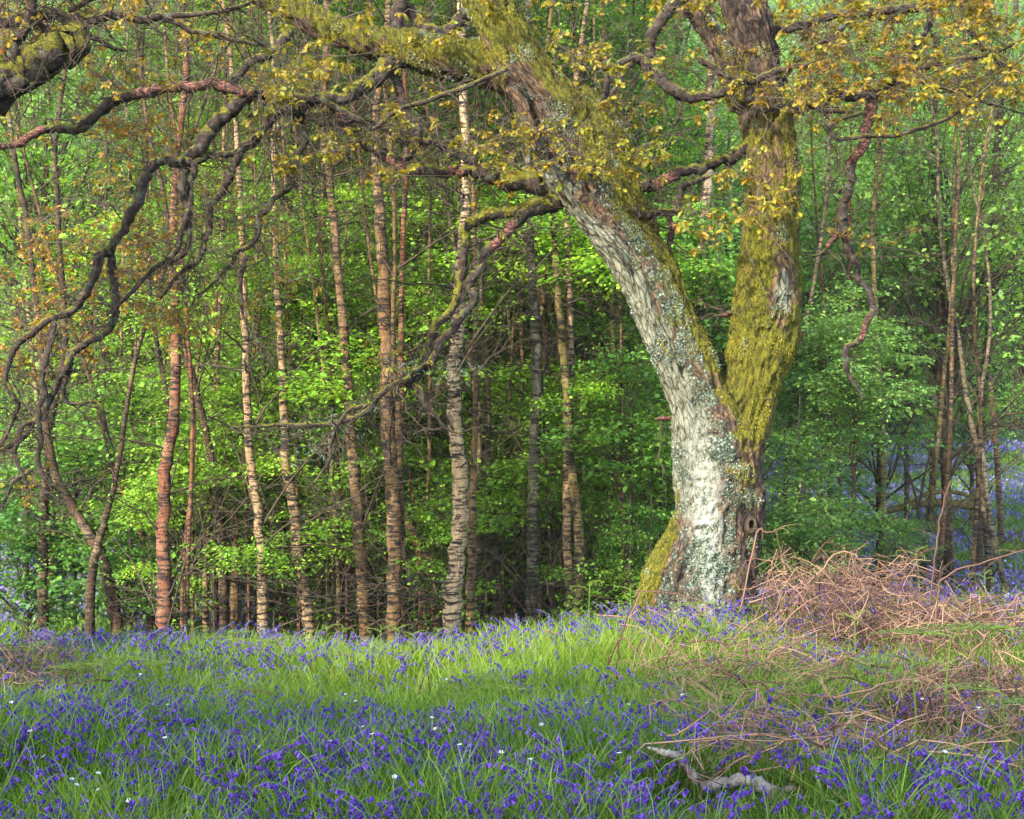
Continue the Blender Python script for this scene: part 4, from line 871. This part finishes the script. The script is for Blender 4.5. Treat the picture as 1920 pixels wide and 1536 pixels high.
# density of bluebells over the near bank
def bell_density(x, y):
    near = np.clip((8.4 - y) / 3.0, 0, 1); q = .40 + .48 * near - .16 * np.clip(x, -2, 2) / 2 + .30 * fbm2(x, y, 2.6, 2) + .22 * fbm2(x, y, 6, 7)
    q = q + .45 * np.exp(-((y - (10.5 + 1.2 * sm(x / 2))) / .5) ** 2) - .35 * brack(x, y) * (y < 10)
    q = q - .35 * np.exp(-((x / y + .02) / .12) ** 2 - ((y - 9.3) / 1.2) ** 2)
    return np.clip(q, .04, 1.4)
n = 9800; x, y = meadow_pts(n, 5.0, 13.4, .95, .25); kk = rng.random(n) < bell_density(x, y) / 1.15; kk &= ((x - .80) / .36) ** 2 + ((y - 5.6) / .42) ** 2 > 1; x, y = x[kk], y[kk]
vis = np.argsort(y + np.where(np.abs(x) > y * .315, 50, 0) + np.where(y < 5.35, 50, 0)); x, y = x[vis], y[vis]
labs = 'violet blue bluebell stem with nodding bells in the crowded foreground drift'
for k in range(300):
    h_, f_ = protos[rng.integers(6)]; zz = float(H(x[k], y[k])); s_ = rng.uniform(.65, 1.08)
    o = bpy.data.objects.new('bluebell', h_); C.objects.link(o); o.location = (x[k], y[k], zz - .01); o.scale = (s_, s_, s_); o.rotation_euler = (rng.normal(0, .1), rng.normal(0, .1), rng.uniform(0, 6.28))
    tag(o, labs, 'bluebell', 'bluebells in the foreground drift')
    part('flower_head', f_, o)
ms_, mf = MB(), MB()
for k in range(300, len(x)):
    zz = float(H(x[k], y[k])) - .01; h = rng.uniform(.18, .33); pth, P, D, L, r = bluebell(h, rng.uniform(0, 6.28), int(rng.integers(1 << 30)))
    o3 = np.array([x[k], y[k], zz]); tube(ms_, (pth + o3)[::2], np.linspace(.003, .0016, 5), 3, cap=False, a=.6)
    bells(mf, P + o3, D, L * 1.15, np.clip(r.normal(.5, .2, len(P)), 0, 1), 5)
st = ms_.build('bluebell_drift', M['plantstem']); tag(st, 'drift of violet bluebells scattered through the grass of the bank', 'bluebells', kind='stuff')
mf.build('flowers', M['bell'], st)
# the carpet beyond the bank: tiny bells over leaves
n = 150000; y = 13.5 + 44 * rng.random(n) ** 1.25; x = rng.uniform(-.36, .36, n) * y
q = fbm2(x, y, .55, 4) + .6 * fbm2(x, y, 1.6, 1); lit = (np.abs(x - 8.6) * .21) ** 2 + ((y - 33.5) * .6) ** 2 > 1
kk = (q > -.25) & lit; x, y = x[kk], y[kk]; n = len(x); P = np.stack([x, y, H(x, y) + rng.uniform(.10, .28, n)], 1)
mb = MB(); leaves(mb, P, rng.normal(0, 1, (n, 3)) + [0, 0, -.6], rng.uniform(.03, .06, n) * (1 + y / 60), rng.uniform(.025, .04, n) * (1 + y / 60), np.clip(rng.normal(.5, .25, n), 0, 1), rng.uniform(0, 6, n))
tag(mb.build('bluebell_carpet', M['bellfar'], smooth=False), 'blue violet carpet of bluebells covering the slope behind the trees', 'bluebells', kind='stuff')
n = 90000; y = 13.5 + 40 * rng.random(n) ** 1.3; x = rng.uniform(-.36, .36, n) * y
P = np.stack([x, y, H(x, y) - .01], 1); D = rng.normal(0, .5, (n, 3)); D[:, 2] = 1
mb = MB(); leaves(mb, P, D, rng.uniform(.15, .40, n), rng.uniform(.010, .022, n) * (1 + y / 40), np.clip(rng.normal(.55, .2, n), 0, .9), rng.uniform(0, 6, n))
tag(mb.build('undergrowth', M['grass'], smooth=False), 'green bluebell leaves and grass beneath the far bluebells', 'undergrowth', kind='stuff')

# stitchwort: small white flowers
starm = MB(); a = np.linspace(0, 2 * np.pi, 5, endpoint=False)
leaves(starm, np.zeros((5, 3)) + [0, 0, .2], np.stack([np.cos(a), np.sin(a), a * 0 + .25], 1), np.full(5, .012), np.full(5, .009), np.full(5, .5), np.zeros(5), 'hex')
sm_me = starm.mesh('petals', M['white']); stm = MB(); tube(stm, np.array([[0, 0, 0], [.01, 0, .1], [0, 0, .2]]), .0014, 4, a=.5); stm_me = stm.mesh('stem', M['plantstem'])
for k in range(44):
    v = rng.uniform(1190, 1500); u = rng.uniform(30, 1300) if k < 38 else rng.uniform(1500, 1900); Yq = min(11.8, CAMZ * F / (v - CY) * .9); xx = (u - CX) / F * Yq
    o = bpy.data.objects.new('stitchwort', stm_me); C.objects.link(o); o.location = (xx, Yq, float(H(xx, Yq))); o.scale = (1.0, 1.0, 1.25); o.rotation_euler = (rng.normal(0, .15) + .35, rng.normal(0, .2), rng.normal(0, .6))
    tag(o, 'tiny white starry flower dotted among the bluebells', 'flower', 'white stitchwort flowers in the grass'); part('petals', sm_me, o)

# ------------------------------------------------------------------ bracken
def frond(mb, base, d, L, size, npin=9, tint=.6):
    d = d / np.linalg.norm(d); s = np.cross(d, [0, 0, 1.0]); s /= np.linalg.norm(s) + 1e-9; Ps = []; Ds = []; Ls = []
    for i in range(npin):
        t = (i + 1) / (npin + 1); p = base + d * L * t + np.array([0, 0, -.25 * L * t * t]); pl = size * (1 - t) ** .7 * (.4 + .6 * min(1, t * 5))
        for sg in (-1, 1):
            dd = s * sg + d * .45
            for q in range(5):
                e = p + dd * pl * (q + .5) / 5
                for s3 in (-1, 1): Ps.append(e); Ds.append(d * s3 * .8 + dd * .6 + rng.normal(0, .15, 3)); Ls.append(pl * .26 * (1 - q * .12))
    Ls = np.array(Ls); leaves(mb, np.array(Ps), np.array(Ds), Ls, Ls * .5, np.clip(rng.normal(tint, .2, len(Ls)), 0, 1), rng.normal(0, .3, len(Ls)))
def bracken_shoot(kind, seed):
    m1, fr = MB(), []; h = .34
    pth = spline(np.array([[0, 0, 0], [.012, 0, h * .5], [0, .01, h]]), 8); tube(m1, pth, np.linspace(.0038, .0022, 8), 5, a=.5)
    for q in range(3):
        a = q * 2.1 + seed; d = np.array([np.cos(a), np.sin(a), .55 if kind else .15]); tip = pth[-1] - np.array([0, 0, .015 * q])
        L = .10 if kind else .26; n = 7; t = np.linspace(0, 1, n)[:, None]
        arm = tip + d * L * t * .8 + np.array([0, 0, -.25 * L]) * t * t; tube(m1, arm, np.linspace(.003, .0012, n), 4, a=1, cap=False)
        m2 = MB(); frond(m2, tip, d * .8, L, L * .36, 8 if kind else 11, .7); fr.append(m2.mesh('frond', M['fern']))
        if kind:                                      # curled tip
            th_ = np.linspace(0, 4.5, 9); cu = arm[-1] + np.stack([np.cos(a) * np.sin(th_) * .012, np.sin(a) * np.sin(th_) * .012, (np.cos(th_) - 1) * .012], 1); tube(m1, cu, np.linspace(.002, .0014, 9), 4, a=1, cap=False)
    return m1.mesh('stem', M['fern']), fr
FP = [bracken_shoot(1, 0.3), bracken_shoot(1, 1.4), bracken_shoot(0, .8), bracken_shoot(0, 2.2)]
FERN = [(1102, 1175, 0, 1.25, 'tall pale green bracken shoot with three unfurling arms left of the oak'), (1180, 1180, 1, 1.1, 'second tall bracken shoot, right beside the tallest one left of the oak'),
        (1110 + 0, 1240, 1, .7, None), (712, 1215, 0, 1.0, 'young bracken shoot unfurling in front of the thick cream birch'), (745, 1210, 1, .9, None), (820, 1205, 1, .8, None), (775, 1215, 0, .85, None),
        (610, 1210, 1, 1.0, None), (640, 1212, 0, .95, None), (430, 1215, 2, 1.0, 'spreading bracken frond below the two close dark birches'), (480, 1215, 3, .9, None), (365, 1200, 0, 1.0, None), (520, 1215, 0, .9, None),
        (240, 1215, 1, 1.0, None), (190, 1300, 2, 1.1, None), (160, 1290, 3, 1.0, None), (280, 1260, 2, .9, None), (520, 1260, 3, .8, None), (1115, 1150, 1, .7, None), (1340, 1210, 1, .9, None), (1300, 1190, 2, .8, None), (1410, 1180, 2, .7, None),
        (1335, 1330, 0, 1.3, None), (1720, 1150, 0, 1.4, 'tall bracken shoot with a tight green head beside the tallest dead stem'), (1845, 1160, 1, 1.1, None), (1600, 1250, 1, 1.1, None), (1780, 1400, 2, 1.6, 'large unfurling bracken shoot standing over the brown litter at lower right'), (1850, 1400, 0, 1.5, None),
        (1500, 1450, 1, 1.1, None), (1710, 1450, 1, 1.4, None), (440, 1330, 3, .9, None), (860, 1330, 2, .8, None), (930, 1440, 3, 1.0, None), (1240, 1420, 2, 1.0, None), (60, 1230, 0, 1.0, None), (1390, 1440, 1, 1.0, None), (1880, 1500, 3, 1.2, None), (1640, 1370, 3, 1.0, None)]
for u, v, kd, sc, lab in FERN:
    Yq = min(12.2 if u > 1200 else 10.9, CAMZ * F / (v - CY)); xx = (u - CX) / F * Yq
    o = bpy.data.objects.new('bracken_shoot', FP[kd][0]); C.objects.link(o); o.location = (xx, Yq, float(H(xx, Yq)) - .01); sc *= 1.12; o.scale = (sc,) * 3; o.rotation_euler = (0, 0, rng.uniform(0, 6.28))
    tag(o, lab or 'fresh green bracken shoot rising out of the grass', 'bracken', 'green bracken shoots'); [part('frond', f_, o) for f_ in FP[kd][1]]

# dead bracken: the long stems one can tell apart
DEAD = [
 ('long straight dead bracken stem leaning against the oak foot', 11.2, .9, [(1358, 1345, 5), (1375, 1230, 6), (1418, 1010, 6), (1440, 1000, 4), (1475, 985, 2)]),
 ('dead bracken stem crossing just right of the oak foot', 10.9, .8, [(1357, 1350, 6), (1400, 1210, 6), (1430, 1120, 6), (1458, 1028, 5)]),
 ('tall thin reddish dead stem standing alone in the middle grass', 9.0, .35, [(1112, 1460, 6), (1140, 1350, 6), (1158, 1250, 6), (1163, 1195, 5), (1198, 1108, 4)]),
 ('tallest upright dead bracken stem at right against the far bluebells', 10.0, .5, [(1690, 1420, 6), (1735, 1250, 6), (1748, 1080, 6), (1762, 980, 6), (1780, 902, 5)]),
 ('sharply bent dead stem running off the right edge', 9.8, .75, [(1712, 1330, 6), (1745, 1240, 6), (1757, 1120, 6), (1775, 1078, 6), (1850, 1052, 5), (1960, 1022, 4)]),
 ('dead stem peaked like a roof above the brown heap', 11.0, 1.0, [(1450, 1170, 6), (1520, 1090, 6), (1578, 1035, 6), (1615, 1052, 5), (1640, 1060, 3)]),
 ('short slanting dead stem low in the left centre grass', 7.0, .6, [(752, 1480, 6), (765, 1430, 6), (800, 1350, 6)]),
 ('upright dead stem at the bottom centre', 6.7, .35, [(888, 1530, 7), (895, 1470, 7), (905, 1340, 6)]),
 ('long dead stem sloping up from left to right across the bracken', 7.8, .8, [(1230, 1400, 6), (1350, 1310, 6), (1440, 1235, 6), (1520, 1195, 6), (1580, 1208, 4)]),
 ('second long dead stem sloping under the first', 7.5, .8, [(1285, 1440, 6), (1420, 1335, 6), (1560, 1245, 5), (1655, 1215, 4)]),
 ('long pale stem lying almost level below the brown litter', 7.0, 1.0, [(1560, 1310, 7), (1660, 1285, 7), (1750, 1265, 6), (1830, 1245, 5)]),
 ('arched pale stem reaching from the grass to the oak root', 10.8, 1.0, [(1015, 1183, 6), (1050, 1190, 6), (1075, 1210, 4)]),
 ('dead stem rising to the left of the oak base', 10.6, .9, [(1150, 1250, 6), (1170, 1190, 5), (1200, 1110, 4)]),
 ('horizontal orange dead stem in front of the oak base', 10.9, .7, [(1195, 1108, 5), (1260, 1112, 5), (1320, 1130, 4)]),
 ('pale stem slanting at the right edge', 8.3, .9, [(1790, 1260, 6), (1850, 1190, 6), (1915, 1110, 5)]),
 ('pale dead stem lying across the bottom right corner', 6.4, .9, [(1540, 1530, 8), (1640, 1470, 8), (1760, 1400, 7), (1800, 1370, 5)]),
 ('dead stem leaning at the bottom right edge', 6.6, .8, [(1845, 1460, 7), (1875, 1390, 7), (1930, 1310, 6)]),
 ('slanting dead stem left of the silver birch pair', 8.8, .9, [(1660, 1280, 6), (1690, 1210, 6), (1712, 1140, 5)]),
]
for lab, Yd, tn, rows in DEAD:
    P = px(rows, 0, Yd); Q = spline(P, 22); mb = MB(); tube(mb, Q[:, :3], np.maximum(Q[:, 3] * .56, .0018), 6, a=tn * .8 - .08, rough=.05, gnarl=1.0)
    m2 = MB()
    for q in range(6):
        j = rng.integers(12, 21); dv = rng.normal(0, 1, 3); tt = np.linspace(0, 1, 6)[:, None]
        tube(m2, Q[j, :3] + dv * tt * rng.uniform(.04, .12) + np.array([0, 0, -.05]) * tt ** 2, np.linspace(.0018, .0009, 6), 3, a=tn, cap=False)
    o = tag(mb.build('dead_bracken_stem', M['dead']), lab, 'dead bracken'); m2.build('side_stem', M['dead'], o)
# the tangle nobody could count
mb = MB()
def tangle(u0, u1, v0, v1, n, Ya, Yb, Lm, lift=.25, tn=.6):
    for _ in range(n):
        u, v = rng.uniform(u0, u1), rng.uniform(v0, v1); Yq = rng.uniform(Ya, Yb)
        p = at(u, v, Yq); g = float(H(p[0], Yq)); p[2] = np.clip(p[2], g + .02, g + lift)
        az = rng.uniform(0, 6.28); el = rng.normal(.15, .35); L = rng.uniform(.3, 1) * Lm; d = np.array([math.cos(az), math.sin(az) * .6, el])
        t = np.linspace(-.5, .5, 7)[:, None]; c = p + d * t * L + np.array([0, 0, -1]) * (t ** 2) * L * rng.uniform(0, .9) + rng.normal(0, .01, (7, 3)) + rng.normal(0, .06, 3) * np.sin(t * 6)
        a = float(np.clip(rng.normal(tn, .34), 0, 1)); tube(mb, c, np.linspace(.0036, .0013, 7) * np.exp(rng.normal(-.1, .35)), 4, a=a, cap=False)
        if rng.random() < .5:                          # ragged side fronds
            for q in range(rng.integers(2, 7)):
                j = rng.integers(1, 6); dd = rng.normal(0, 1, 3); tt = np.linspace(0, 1, 4)[:, None]
                tube(mb, c[j] + dd * tt * rng.uniform(.03, .10) - np.array([0, 0, .03]) * tt ** 2, np.linspace(.0015, .0007, 4), 3, a=a, cap=False)
tangle(1430, 1720, 1030, 1210, 330, 10.2, 12.3, .6, .50, .6)
tangle(1560, 1930, 1120, 1240, 220, 9.6, 11.5, .6, .42, .6)
tangle(1680, 1930, 1120, 1200, 330, 10.5, 12.8, .5, .22, .5)
tangle(1200, 1560, 1160, 1300, 200, 8.6, 11.2, .7, .26, .75)
tangle(1700, 1930, 1240, 1380, 650, 7.4, 9.3, .35, .14, .42)
tangle(1250, 1920, 1200, 1530, 680, 6.0, 9.6, .7, .22, .65)
tangle(0, 140, 1170, 1320, 150, 8.4, 10.8, .5, .25, .45)
tangle(140, 1200, 1180, 1500, 40, 6.3, 10.8, .4, .22, .5)
tag(mb.build('dead_bracken', M['dead']), 'tangled heap of pinkish brown dead bracken over the right of the bank', 'dead bracken', kind='stuff')
# brown litter shreds under it
hl = MB(); nq = 5200; uu, vv, yy = rng.normal(1570, 95, nq), rng.uniform(1070, 1190, nq), rng.uniform(10.6, 12.2, nq); kq = rng.random(nq) < 1.2 - (1190 - vv) / 140; uu, vv, yy = uu[kq], vv[kq], yy[kq]
uu2, vv2, yy2 = rng.uniform(1700, 1930, 2600), rng.uniform(1250, 1390, 2600), rng.uniform(7.5, 9.2, 2600); uu, vv, yy = np.r_[uu, uu2], np.r_[vv, vv2], np.r_[yy, yy2]
Pq2 = np.stack([(uu - CX) / F * yy, yy, CAMZ - (vv - CY) / F * yy], 1); Pq2[:, 2] = np.minimum(Pq2[:, 2], H(Pq2[:, 0], Pq2[:, 1]) + .5)
leaves(hl, Pq2, rng.normal(0, 1, Pq2.shape), rng.uniform(.02, .06, len(Pq2)), rng.uniform(.004, .012, len(Pq2)), np.clip(rng.normal(.38, .2, len(Pq2)), 0, 1), rng.uniform(0, 6, len(Pq2)))
tag(hl.build('bracken_shreds', M['dead'], smooth=False), 'crumpled brown frond scraps caught in the dead bracken', 'litter', kind='stuff')
n = 26000; u = rng.random(n); mb = MB()
x, y = meadow_pts(n, 5.5, 13.4, .8); br = brack(x, y); kk = rng.random(n) < br * .9; x, y = x[kk], y[kk]
xa, ya = rng.normal(2.25, .35, 5000), rng.normal(8.2, .55, 5000); x, y = np.r_[x, xa], np.r_[y, ya]; n = len(x)
P = np.stack([x, y, H(x, y) + rng.uniform(.0, .09, n)], 1)
leaves(mb, P, rng.normal(0, 1, (n, 3)) * [1, 1, .35], rng.uniform(.02, .07, n), rng.uniform(.003, .010, n), np.clip(rng.normal(.35, .2, n), 0, 1), rng.uniform(0, 6, n))
tag(mb.build('leaf_litter', M['dead'], smooth=False), 'brown shredded bracken litter under the tangle', 'litter', kind='stuff')

# bleached fallen branch in the foreground
P = px([(1215, 1402, 6), (1248, 1406, 14), (1272, 1420, 19), (1298, 1450, 20), (1325, 1474, 24), (1360, 1470, 26), (1400, 1468, 27), (1440, 1478, 32), (1462, 1488, 24), (1490, 1476, 16)], 0, 6.05)
P[:, 3] *= .82; P[1:-1, :3] += rng.normal(0, .006, (8, 3)); mb = MB(); Q = spline(P, 60); tube(mb, Q[:, :3], Q[:, 3], 14, rough=.10, gnarl=.16); o = tag(mb.build('fallen_branch', M['palewood']), 'bleached crooked fallen branch lying in the foreground grass', 'fallen branch')
P = px([(1470, 1484, 18), (1500, 1480, 17), (1506, 1474, 12)], 0, 6.07); mb = MB(); Q = spline(P, 12); tube(mb, Q[:, :3], Q[:, 3], 10, rough=.12); mb.build('broken_end', M['darktwig'], o)

if 1:  # thin scattering volume added to lift dark gaps between the trees
    hz = MB(); X0, X1, Y0_, Y1_, Z0, Z1 = -175, 175, -75, 200, -8, 80
    c8 = [(x, y, z) for z in (Z0, Z1) for y in (Y0_, Y1_) for x in (X0, X1)]
    hz.add(c8, [(0, 2, 3, 1), (4, 5, 7, 6), (0, 1, 5, 4), (2, 6, 7, 3), (0, 4, 6, 2), (1, 3, 7, 5)])
    m = bpy.data.materials.new('added_haze'); m.use_nodes = True; t = m.node_tree; t.nodes.clear()
    out = t.nodes.new('ShaderNodeOutputMaterial'); pv = t.nodes.new('ShaderNodeVolumePrincipled')
    pv.inputs['Density'].default_value = .0003; pv.inputs['Color'].default_value = (.90, .96, .92, 1); pv.inputs['Anisotropy'].default_value = 0.0
    t.links.new(pv.outputs[0], out.inputs['Volume'])
    tag(hz.build('added_haze', m, smooth=False), 'faint air volume added to lift the shadows in the wood', 'added_haze', kind='stuff')
